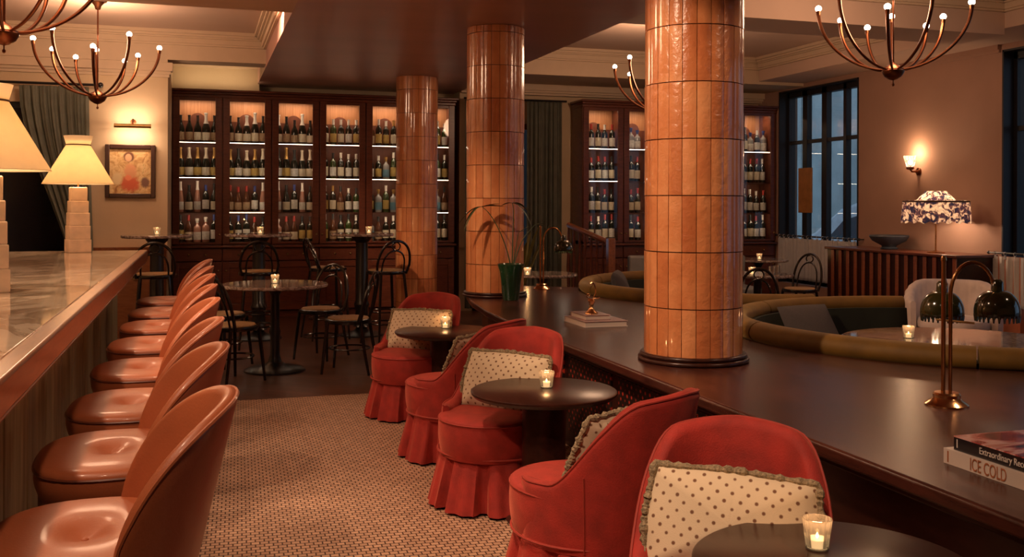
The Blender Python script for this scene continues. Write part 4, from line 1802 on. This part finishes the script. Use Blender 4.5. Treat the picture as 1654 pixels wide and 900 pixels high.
def booth(c, r, a0, a1, label):
    t = thing('curved_booth', label, 'sofa', (c[0], c[1], 0), 0, 'curved green velvet booths')
    n = 56
    # closed cross sections (offset from r, z)

    def sweep(prof, name, mat, aa0=a0, aa1=a1, par=None):
        m = MB()
        k = len(prof)
        for i in range(n + 1):
            a = R(aa0 + (aa1 - aa0) * i / n)
            for (o_, z) in prof:
                m.v.append(((r + o_) * math.cos(a), (r + o_) * math.sin(a), z))
        for i in range(n):
            for j in range(k):
                l = (j + 1) % k
                m.f.append((i * k + j, i * k + l, (i + 1) * k + l, (i + 1) * k + j))
                m.m.append(0)
        m.f.append(tuple(range(k - 1, -1, -1)))
        m.f.append(tuple(n * k + j for j in range(k)))
        m.m += [0, 0]
        return m.build(name, mat, par or t, smooth=50)
    roll = [(.03 + .075 * math.cos(2 * PI * q / 20), .70 + .062 * math.sin(2 * PI * q / 20)) for q in range(20)]
    seg = 4
    for s in range(seg):
        d = (a1 - a0) / seg
        sweep(roll, 'back_roll', M['green_velvet'], a0 + s * d + .25, a0 + (s + 1) * d - .25)
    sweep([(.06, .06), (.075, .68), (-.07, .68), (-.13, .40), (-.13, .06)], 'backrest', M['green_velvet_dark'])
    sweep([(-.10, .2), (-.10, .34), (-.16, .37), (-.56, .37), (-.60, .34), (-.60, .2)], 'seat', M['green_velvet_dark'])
    sweep([(-.08, .0), (-.08, .2), (-.56, .2), (-.56, .0)], 'base', M['dark_wood'])
    return t


booth(AC, AR, 66, 285, 'near curved booth with olive velvet rolled back, right of the large column')
booth(BC, BR, 98, 262, 'far curved booth with olive velvet rolled back, left of the large column')


def plain_cushion(loc, rz, tilt, label, s=.9):
    t = thing('grey_cushion', label, 'cushion', loc)

    def f(sgn):
        def g(u, v):
            an = 2 * PI * u
            c, q = math.cos(an), math.sin(an)
            k = 1 / max(abs(c), abs(q)) ** .95
            return (.24 * s * c * k * max(v, 1e-4), .24 * s * q * k * max(v, 1e-4), sgn * .07 * (1 - v ** 2.6) ** .75)
        return g
    m = MB().grid(f(1), 48, 10, cu=True)
    m2 = MB().grid(f(-1), 48, 10, cu=True)
    m.add(m2.v, [tuple(reversed(q)) for q in m2.f])
    m.build('cover', M['grey_fabric'], t, smooth=70)
    t.rotation_euler = (R(90 - tilt), 0, rz)
    return t


a = R(100)
plain_cushion((AC[0] + (AR - .28) * math.cos(R(112)), AC[1] + (AR - .28) * math.sin(R(112)), .53), R(12), 32, 'grey linen cushion leaning inside the near booth', 1.0)
plain_cushion((BC[0] + (BR - .3) * math.cos(R(150)), BC[1] + (BR - .3) * math.sin(R(150)), .62), R(60), 20, 'dark grey cushion in the far booth beside the large column', .9)

# booth table
bt = thing('booth_table', 'round reddish marble table inside the near green booth', 'table', (4.45, 4.98, 0), 0, 'round marble tables')
MB().lathe([(0, .59), (.68, .59), (.70, .60), (.70, .616), (.695, .62), (0, .62)], 64).build('tabletop', M['grey_marble'], bt)
MB().lathe([(.26, 0), (.26, .02), (.08, .06), (.06, .1), (.06, .5), (.15, .59)], 32).build('pedestal', M['iron'], bt)
put_votive(4.25, 5.2, .6205, 'votive on the marble table inside the near booth', power=.5)
# tables by the window
ped_table('marble_table', (5.45, 8.95, 0), .745, .36, 'grey_marble', 'round table with glasses right of the large column', 'round marble tables')
ped_table('marble_table', (6.9, 11.3, 0), .745, .38, 'dark_wood' if False else 'grey_marble', 'round table farther back by the far window cafe curtain', 'round marble tables')
put_votive(5.3, 8.8, .7455, 'votive on the round table right of the large column', power=.4)
put_votive(6.85, 11.2, .7455, 'votive on the farthest table by the cafe curtain', power=.4)


def tumbler(x, y, z, label):
    o = MB().lathe([(.028, 0), (.033, .003), (.036, .085), (.034, .085), (.031, .006), (0, .006)], 20).build('water_glass', M['cup_glass'])
    o.location = (x, y, z)
    tag(o, label, 'glass', 'water glasses on the round table')


tumbler(5.5, 8.75, .7455, 'empty tumbler beside the votive on the table right of the column')
tumbler(5.62, 8.86, .7455, 'empty tumbler at the right rim of the table right of the column')
# table behind the ledge near the middle column
ped_table('marble_table', (3.36, 9.66, 0), .735, .36, 'grey_marble', 'round marble table partly hidden behind the middle column', 'round marble tables')
put_votive(3.13, 9.45, .7355, 'bright votive on the table behind the middle column', power=.6)

# grey banquette far behind
bq = thing('banquette', 'low grey banquette in front of the right wine cabinet', 'sofa', (5.2, 11.1, 0), R(-8))
MB().box(-.2, 1.3, .0, .12, .1, .82).build('backrest', M['grey_seat'], bq, bevel=.03, seg=3)
MB().box(-.2, 1.3, -.5, .0, .2, .46).build('seat', M['grey_seat'], bq, bevel=.03, seg=3)
MB().box(-.18, 1.28, -.45, .1, 0, .2).build('base', M['dark_wood'], bq, smooth=0)

# stair handrail with balusters
hr = thing('stair_railing', 'sloping wooden handrail with turned balusters before the right cabinet', 'railing')
A = Vector((4.53, 11.99, 1.18))
B = Vector((4.70, 11.15, 1.0))
hm = MB()
hm.tube([A, A * .7 + B * .3, A * .3 + B * .7, B, B + (B - A).normalized() * .12 - Vector((0, 0, .01))], .035, 10)
hm.build('handrail', M['rail_wood'], hr)
for k in range(7):
    p = A * (1 - k / 6.5) + B * (k / 6.5)
    zt = p.z - .02
    P = [(.016, 0), (.016, .12), (.028, .16), (.014, .2), (.026, zt * .55), (.012, zt * .8), (.02, zt * .83), (.014, zt)]
    MB().lathe(P, 12, (p.x, p.y, 0)).build('baluster', M['mahogany'], hr)
q = B + (B - A).normalized() * .1
MB().box(q.x - .045, q.x + .045, q.y - .045, q.y + .045, 0, 1.04).build('newel_post', M['rail_wood'], hr, bevel=.008)

# ------------------------------------------------------------------ credenza, bowl, patterned lamp, sconce
cz = thing('credenza', 'long striped red brown slatted credenza under the wall sconce', 'cabinet')
CX0, CX1, CY0, CY1 = 7.38, 7.88, 8.30, 10.5
MB().box(CX0, CX1, CY0, CY1, .08, .91).build('body', M['dark_wood'], cz, smooth=0)
MB().box(CX0 - .035, CX1, CY0 - .02, CY1 + .02, .91, .94).build('worktop', M['mahogany'], cz, bevel=.006)
m = MB()
nn = 30
for k in range(nn):
    y0 = CY0 + (CY1 - CY0) * k / nn
    if k % 2 == 0:
        m.box(CX0 - .018, CX0, y0, y0 + .055, .08, .91)
for k in range(6):
    x0 = CX0 + .02 + k * .085
    m.box(x0, x0 + .045, CY1, CY1 + .015, .08, .91)
m.build('slats', M['slat'], cz, bevel=.006)
MB().box(CX0 + .04, CX1, CY0 + .02, CY1 - .02, 0, .08).build('plinth_base', M['iron'], cz, smooth=0)
# salmon pilaster panel right of the credenza
struct(MB().box(7.84, 7.9, 7.95, 8.25, 0, .93).build('trim_9', M['salmon'], smooth=0))

bw_ = MB().lathe([(.0, 0), (.09, 0), (.10, .012), (.075, .03), (.09, .045), (.19, .10), (.222, .15), (.215, .165), (.20, .155), (.16, .10), (.0, .055)], 40).build('pedestal_bowl', M['bowl'])
bw_.location = (7.62, 9.66, .9405)
tag(bw_, 'wide blue grey footed bowl standing on the striped credenza', 'bowl')

cl_ = thing('credenza_lamp', 'table lamp with patterned fabric drum shade on the credenza', 'lamp', (7.54, 8.80, .9405))
MB().lathe([(.09, 0), (.09, .012), (.03, .025), (.01, .03)], 24).build('base', M['brass'], cl_)
MB().tube([(0, 0, .02), (0, 0, .56)], .008, 8).build('stem', M['brass'], cl_)
s = MB()


def shade_f(u, v):
    P = [(.345, .33), (.325, .55), (.30, .565), (.20, .56), (.10, .665)]
    k = v * (len(P) - 1)
    i = min(int(k), len(P) - 2)
    q = k - i
    r = P[i][0] + (P[i + 1][0] - P[i][0]) * q
    z = P[i][1] + (P[i + 1][1] - P[i][1]) * q
    sc = .010 * math.cos(2 * PI * u * 36) * (1 if v < .3 else .4)
    if v == 0:
        z += .012 * math.cos(2 * PI * u * 18)
    r += sc
    a = 2 * PI * u
    return (r * math.cos(a), r * math.sin(a), z)


s.grid(shade_f, 144, 17, cu=True)
so = s.build('shade', M['pattern_shade'], cl_, smooth=60)
MB().tube([(.328 * math.cos(2 * PI * k / 40), .328 * math.sin(2 * PI * k / 40), .552) for k in range(40)], .010, 6, True).build('shade_band', M['shade_trim'], cl_)
MB().sphere((0, 0, .45), .03).build('bulb', M['bulb'], cl_)
lamp('POINT', (7.54, 8.80, .94 + .50), 9, (1, .68, .44), .04, 'lamp_light')
lamp('POINT', (7.54, 8.80, .94 + .38), 9, (1, .66, .42), .03, 'lamp_light')

sc = thing('wall_sconce', 'small copper wall sconce with fluted glass cup on the rose wall', 'wall light', (7.9, 9.50, 1.84))
MB().lathe([(.045, 0), (.045, .012), (.02, .02), (.012, .06)], 20, M=Matrix.Rotation(-PI / 2, 4, 'Y')).build('wall_plate', M['copper'], sc)
MB().tube([(-.02, 0, 0), (-.10, 0, .0), (-.12, 0, .03)], .012, 8).lathe([(.03, .02), (.045, .03), (.045, .05)], 16, (-.12, 0, 0)).build('arm', M['copper'], sc)
g = MB()
g.grid(lambda u, v: ((.04 + .035 * v + .003 * math.cos(2 * PI * u * 12)) * math.cos(2 * PI * u) - .12, (.04 + .035 * v + .003 * math.cos(2 * PI * u * 12)) * math.sin(2 * PI * u), .05 + .13 * v), 72, 4, cu=True)
g.build('glass_cup', M['cup_glass'], sc, smooth=60)
MB().sphere((-.12, 0, .105), .026).build('bulb', M['bulb'], sc)
lamp('POINT', (7.77, 9.50, 2.05), 8, (1, .62, .34), .03, 'sconce_light')

# white armchair
ac = thing('barrel_armchair', 'cream channel back barrel armchair beyond the near booth', 'armchair', (6.40, 7.25, 0), face_to(-.62, -.78))
b = MB()
N_ = 61


def ztopac(q):
    return .60 + .17 * (1 - sm(.3, 1, q))


tub(b, .35, .33, .2, ztopac, R(112), .10, .02, .09, N_, 8)
# channel tufting pushed into the shell
b.v = [(x * (1 + .012 * math.cos(math.atan2(x, y) * 30)), y * (1 + .012 * math.cos(math.atan2(x, y) * 30)), z) for x, y, z in b.v]
b.build('backrest', M['cream_uph'], ac, smooth=70)
MB().lathe([(.0, .36), (.26, .36), (.295, .375), (.30, .41), (.29, .445), (.25, .465), (0, .475)], 40, (0, -.06, 0)).build('seat_cushion', M['cream_uph'], ac)
MB().lathe([(.28, .18), (.305, .2), (.31, .35), (0, .36)], 40, (0, -.05, 0)).build('seat_frame', M['rust_uph'], ac)
for sx in (-1, 1):
    for sy in (-1, 1):
        MB().tube([(sx * .22, sy * .2, .19), (sx * .25, sy * .23, 0)], [.02, .013], 8).build('leg', M['dark_wood'], ac)

# ------------------------------------------------------------------ brass twin lamps on the ledge


def twin_lamp(x, y, rz, label, lit=0, twin=True):
    t = thing('brass_desk_lamp', label, 'lamp', (x, y, PZ), rz, 'brass lamps on the ledge')
    MB().lathe([(.082, 0), (.083, .006), (.075, .012), (.06, .022), (.052, .032), (.053, .045), (.046, .052), (0, .054)], 40).build('base', M['brass'], t)
    MB().tube([(-.014, 0, .05), (-.014, 0, .585)], .0085, 10).lathe([(.011, 0), (.012, .008), (.008, .02)], 12, (-.014, 0, .575)).build('stem', M['brass'], t)
    # arm arching to the right
    pts = [(.014, 0, .05), (.014, 0, .44)]
    for k in range(1, 15):
        a = PI - PI * .93 * k / 14
        pts.append((.014 + .088 + .088 * math.cos(a), 0, .44 + .13 * math.sin(a)))
    e = pts[-1]
    MB().tube(pts, .0075, 10).build('arm', M['brass'], t)

    def dome(cx_, cy_, cz_, par):
        d = MB()
        P = [(.012, .045), (.020, .035), (.022, .0)]
        for k in range(0, 12):
            a = PI / 2 * k / 11 * 1.12
            P.append((.022 + .062 * math.sin(a), -.085 + .085 * math.cos(a)))
        d.lathe(P, 40, (cx_, cy_, cz_))
        d.f = d.f[:-2] + [d.f[-2]]
        d.m = d.m[:len(d.f)]
        do = d.build('dome_shade', M['green_enamel'], par, smooth=60)
        so_ = do.modifiers.new('thick', 'SOLIDIFY')
        so_.thickness = .002
        f = MB()
        for k in range(26):
            a = 2 * PI * k / 26
            xx, yy = cx_ + .080 * math.cos(a), cy_ + .080 * math.sin(a)
            f.tube([(xx, yy, cz_ - .094), (xx, yy, cz_ - .122)], [.0065, .003], 6)
        f.build('glass_fringe', M['bead'], do)
    dome(e[0] + .012, 0, e[2] - .012, t)
    if not twin:
        MB().sphere((e[0] + .012, 0, e[2] - .085), .05, 14, 8, .6).build('bulb', M['bulb'], t)
    if twin:
        p2 = [(-.014, 0, .43)]
        for k in range(1, 13):
            a = PI - PI * .9 * k / 12
            p2.append((-.014 + .070 * k / 12, .085 + .085 * math.cos(a), .43 + .07 * math.sin(a)))
        MB().tube(p2, .0065, 8).build('arm', M['brass'], t)
        e2 = p2[-1]
        dome(e2[0], e2[1] + .008, e2[2] - .015, t)
        MB().tube([(.0, .1, .33), (.12, .02, .325)], .005, 6).build('cross_bar', M['brass_dull'], t)
    wx = x + (e[0] + .012) * math.cos(rz)
    wy = y + (e[0] + .012) * math.sin(rz)
    if lit:
        lamp('SPOT', (wx, wy, PZ + e[2] - .10), lit, WARM2, .03, 'desk_lamp_light', (wx, wy, 0), 130, .5)
    return t


twin_lamp(2.84, 3.25, -YAW, 'tall twin arm brass lamp with two dark green domes on the ledge', 4)
twin_lamp(3.03, 8.72, -YAW, 'small brass lamp with a glowing dome beyond the potted palm', 4, False)

# ------------------------------------------------------------------ books and figurine


def book(x0, x1, y0, y1, z0, th, cover, label, spine='w', name='hardback_book'):
    cx_, cy_ = (x0 + x1) / 2, (y0 + y1) / 2
    t = thing(name, label, 'book', (cx_, cy_, z0))
    a, b = (x1 - x0) / 2, (y1 - y0) / 2
    c = MB()
    c.box(-a, a, -b, b, 0, .004)
    c.box(-a, a, -b, b, th - .004, th, 1)
    if spine == 'w':
        c.box(-a, -a + .004, -b, b, .004, th - .004)
    elif spine == 'n':
        c.box(-a, a, b - .004, b, .004, th - .004)
    c.build('cover', [M[cover[0]], M[cover[1]]], t, smooth=0)
    ins = .006
    MB().box(-a + (.004 if spine == 'w' else ins), a - ins, -b + ins, b - (.004 if spine == 'n' else ins), .004, th - .004).build('pages', M['paper'], t, smooth=0)
    return t


def text(body, size, parent, M4, mat, name='title_lettering', ext=.0006):
    cu = bpy.data.curves.new(name, 'FONT')
    cu.body = body
    cu.size = size
    cu.extrude = ext
    cu.align_y = 'CENTER'
    cu.materials.append(mat)
    tmp = bpy.data.objects.new('text_source', cu)
    COL.objects.link(tmp)
    bpy.context.view_layer.update()
    me = bpy.data.meshes.new_from_object(tmp.evaluated_get(bpy.context.evaluated_depsgraph_get()))
    bpy.data.objects.remove(tmp)
    o = bpy.data.objects.new(name, me)
    COL.objects.link(o)
    o.parent = parent
    o.matrix_local = M4
    return o


def spine_m(x, y, z, sx=1.0):
    m = Matrix(((0, 0, -1, x), (-sx, 0, 0, y), (0, 1, 0, z), (0, 0, 0, 1)))
    return m


b1 = book(2.20, 2.50, 2.13, 2.53, PZ + .0005, .046, ('book_white', 'book_white'), 'white book lettered ICE COLD, lower of the two large books')
text('ICE COLD', .053, b1, spine_m(-.1512, .09, .022, .60), M['ink_brown'])
MB().box(-.1506, -.150, .178, .184, .006, .040).build('spine_mark', M['ink_brown'], b1, smooth=0)
b2 = book(2.212, 2.51, 2.12, 2.50, PZ + .047, .043, ('book_black', 'cover'), 'black book with glossy photo cover, upper of the two large books')
text('Extraordinary Records', .028, b2, spine_m(-.1502, .085, .021, .80), M['ink_white'])
MB().box(-.1496, -.149, .174, .178, .008, .034).build('spine_mark', M['ink_white'], b2, smooth=0)
b3 = book(2.35, 2.65, 5.92, 6.30, PZ + .0005, .038, ('book_white', 'book_mauve'), 'pale large book under the brass figurine', 'n')
b4 = book(2.38, 2.56, 5.99, 6.26, PZ + .039, .032, ('book_mauve', 'book_mauve'), 'smaller mauve book directly under the brass figurine', 'n')
fg = thing('brass_figurine', 'small brass figurine with curled prongs standing on two books', 'figurine', (2.46, 6.08, PZ + .0715))
m = MB()
m.lathe([(.045, 0), (.042, .008), (.022, .025), (.014, .05), (.018, .07), (.026, .085), (.016, .10)], 20)
m.build('body', M['brass'], fg)
m = MB()
m.tube([(-.005, 0, .09), (-.025, 0, .105), (-.035, 0, .12), (-.025, 0, .132), (-.012, 0, .125), (-.018, 0, .114)], .006, 8)
m.tube([(.005, 0, .09), (.02, 0, .10), (.04, 0, .10), (.06, 0, .105)], [.008, .007, .005, .003], 8)
m.tube([(.012, 0, .095), (.028, 0, .13), (.03, 0, .165), (.02, 0, .195), (.0, 0, .205), (-.012, 0, .198)], [.006, .005, .005, .007, .009, .004], 8)
m.build('prongs', M['brass'], fg)

# ------------------------------------------------------------------ plants


def blade(m, base, d, length, width, droop, up=.9, n=10):
    """a narrow leaf with thickness, growing along d"""
    d = Vector(d).normalized()
    side = d.cross(Vector((0, 0, 1))).normalized()
    L, Rr, C = [], [], []
    for k in range(n + 1):
        q = k / n
        p = Vector(base) + d * length * q + Vector((0, 0, length * (up * q - droop * q * q)))
        w = width * math.sin(PI * min(1, q * .9 + .08)) ** .8 + .001
        L.append(p + side * w)
        Rr.append(p - side * w)
        C.append(p - Vector((0, 0, w * .45)))
    vs = L + C + Rr
    k1 = n + 1
    fs = []
    for k in range(n):
        fs += [(k, k + 1, k1 + k + 1, k1 + k), (k1 + k, k1 + k + 1, 2 * k1 + k + 1, 2 * k1 + k), (2 * k1 + k, 2 * k1 + k + 1, k + 1, k)]
    m.add(vs, fs)


pot = thing('potted_palm', 'potted palm in dark green flared pot beside the middle column', 'plant', (2.43, 7.77, PZ + .0005))
MB().lathe([(.0, 0), (.062, 0), (.068, .01), (.095, .24), (.112, .285), (.112, .30), (.104, .30), (.09, .265), (.0, .265)], 40).build('pot', M['green_glaze'], pot)
MB().lathe([(.088, .262), (.05, .272), (0, .275)], 24).build('soil', M['soil'], pot)


def L2(dx, dy, dz):
    """camera-plane offset (right, away, up) turned into world axes"""
    return Vector((dx * C_ + dy * S_, -dx * S_ + dy * C_, dz))


def frond(name, pts, leaves, par):
    m = MB()
    P = [L2(*p) for p in pts]
    # smooth by subdivision
    Q = []
    for i in range(len(P) - 1):
        p0 = P[max(i - 1, 0)]
        p1, p2 = P[i], P[i + 1]
        p3 = P[min(i + 2, len(P) - 1)]
        for k in range(5):
            t = k / 5
            Q.append(.5 * ((2 * p1) + (-p0 + p2) * t + (2 * p0 - 5 * p1 + 4 * p2 - p3) * t * t + (-p0 + 3 * p1 - 3 * p2 + p3) * t ** 3))
    Q.append(P[-1])
    m.tube(Q, [.0055 - .003 * k / len(Q) for k in range(len(Q))], 6)
    for (dx, dy, dz, ln, w, dr, up) in leaves:
        blade(m, Q[-1], L2(dx, dy, dz), ln, w, dr, up)
    m.build(name, M['leaf'], par, smooth=50)


frond('frond', [(0, 0, .27), (-.03, 0, .40), (-.09, 0, .56), (-.17, 0, .70), (-.24, 0, .77)],
      [(-1, .1, 0, .20, .02, .9, .1), (-1, .5, 0, .17, .014, 1.1, .1), (.6, .3, 0, .20, .02, .25, .25), (.9, -.2, 0, .15, .016, .2, .35), (-.9, -.5, 0, .16, .015, 1.3, .1)], pot)
frond('frond', [(.01, 0, .27), (.015, 0, .5), (.02, 0, .72), (.01, 0, .80)],
      [(1, .1, 0, .19, .02, .9, .15), (.8, .6, 0, .15, .014, .7, .3), (-.8, .2, 0, .10, .015, .6, .3), (1, -.4, 0, .17, .016, 1.2, .1)], pot)
frond('frond', [(.02, 0, .27), (.05, .01, .38), (.10, .02, .5), (.16, .02, .58), (.20, .02, .62)],
      [(1, 0, 0, .12, .010, .9, .3), (.6, .5, 0, .10, .010, .5, .5)], pot)
frond('frond', [(.015, 0, .27), (.04, .01, .42), (.06, .01, .55)], [(.6, .2, 0, .10, .008, .3, .9)], pot)

fp = thing('tall_leafy_plant', 'olive bladed plant standing in front of the grey green curtain', 'plant', (3.55, 11.1, 0))
MB().lathe([(0, 0), (.14, 0), (.18, .38), (.165, .38), (.15, .34), (0, .34)], 32).build('pot', M['bowl'], fp)
m = MB()
for k in range(13):
    a = 2 * PI * k / 13 + .3
    blade(m, (.04 * math.cos(a), .04 * math.sin(a), .34), (math.cos(a), math.sin(a), 0), rnd.uniform(.28, .42), .028, .9, rnd.uniform(2.6, 3.6), 12)
m.build('foliage', M['leaf_olive'], fp, smooth=50)
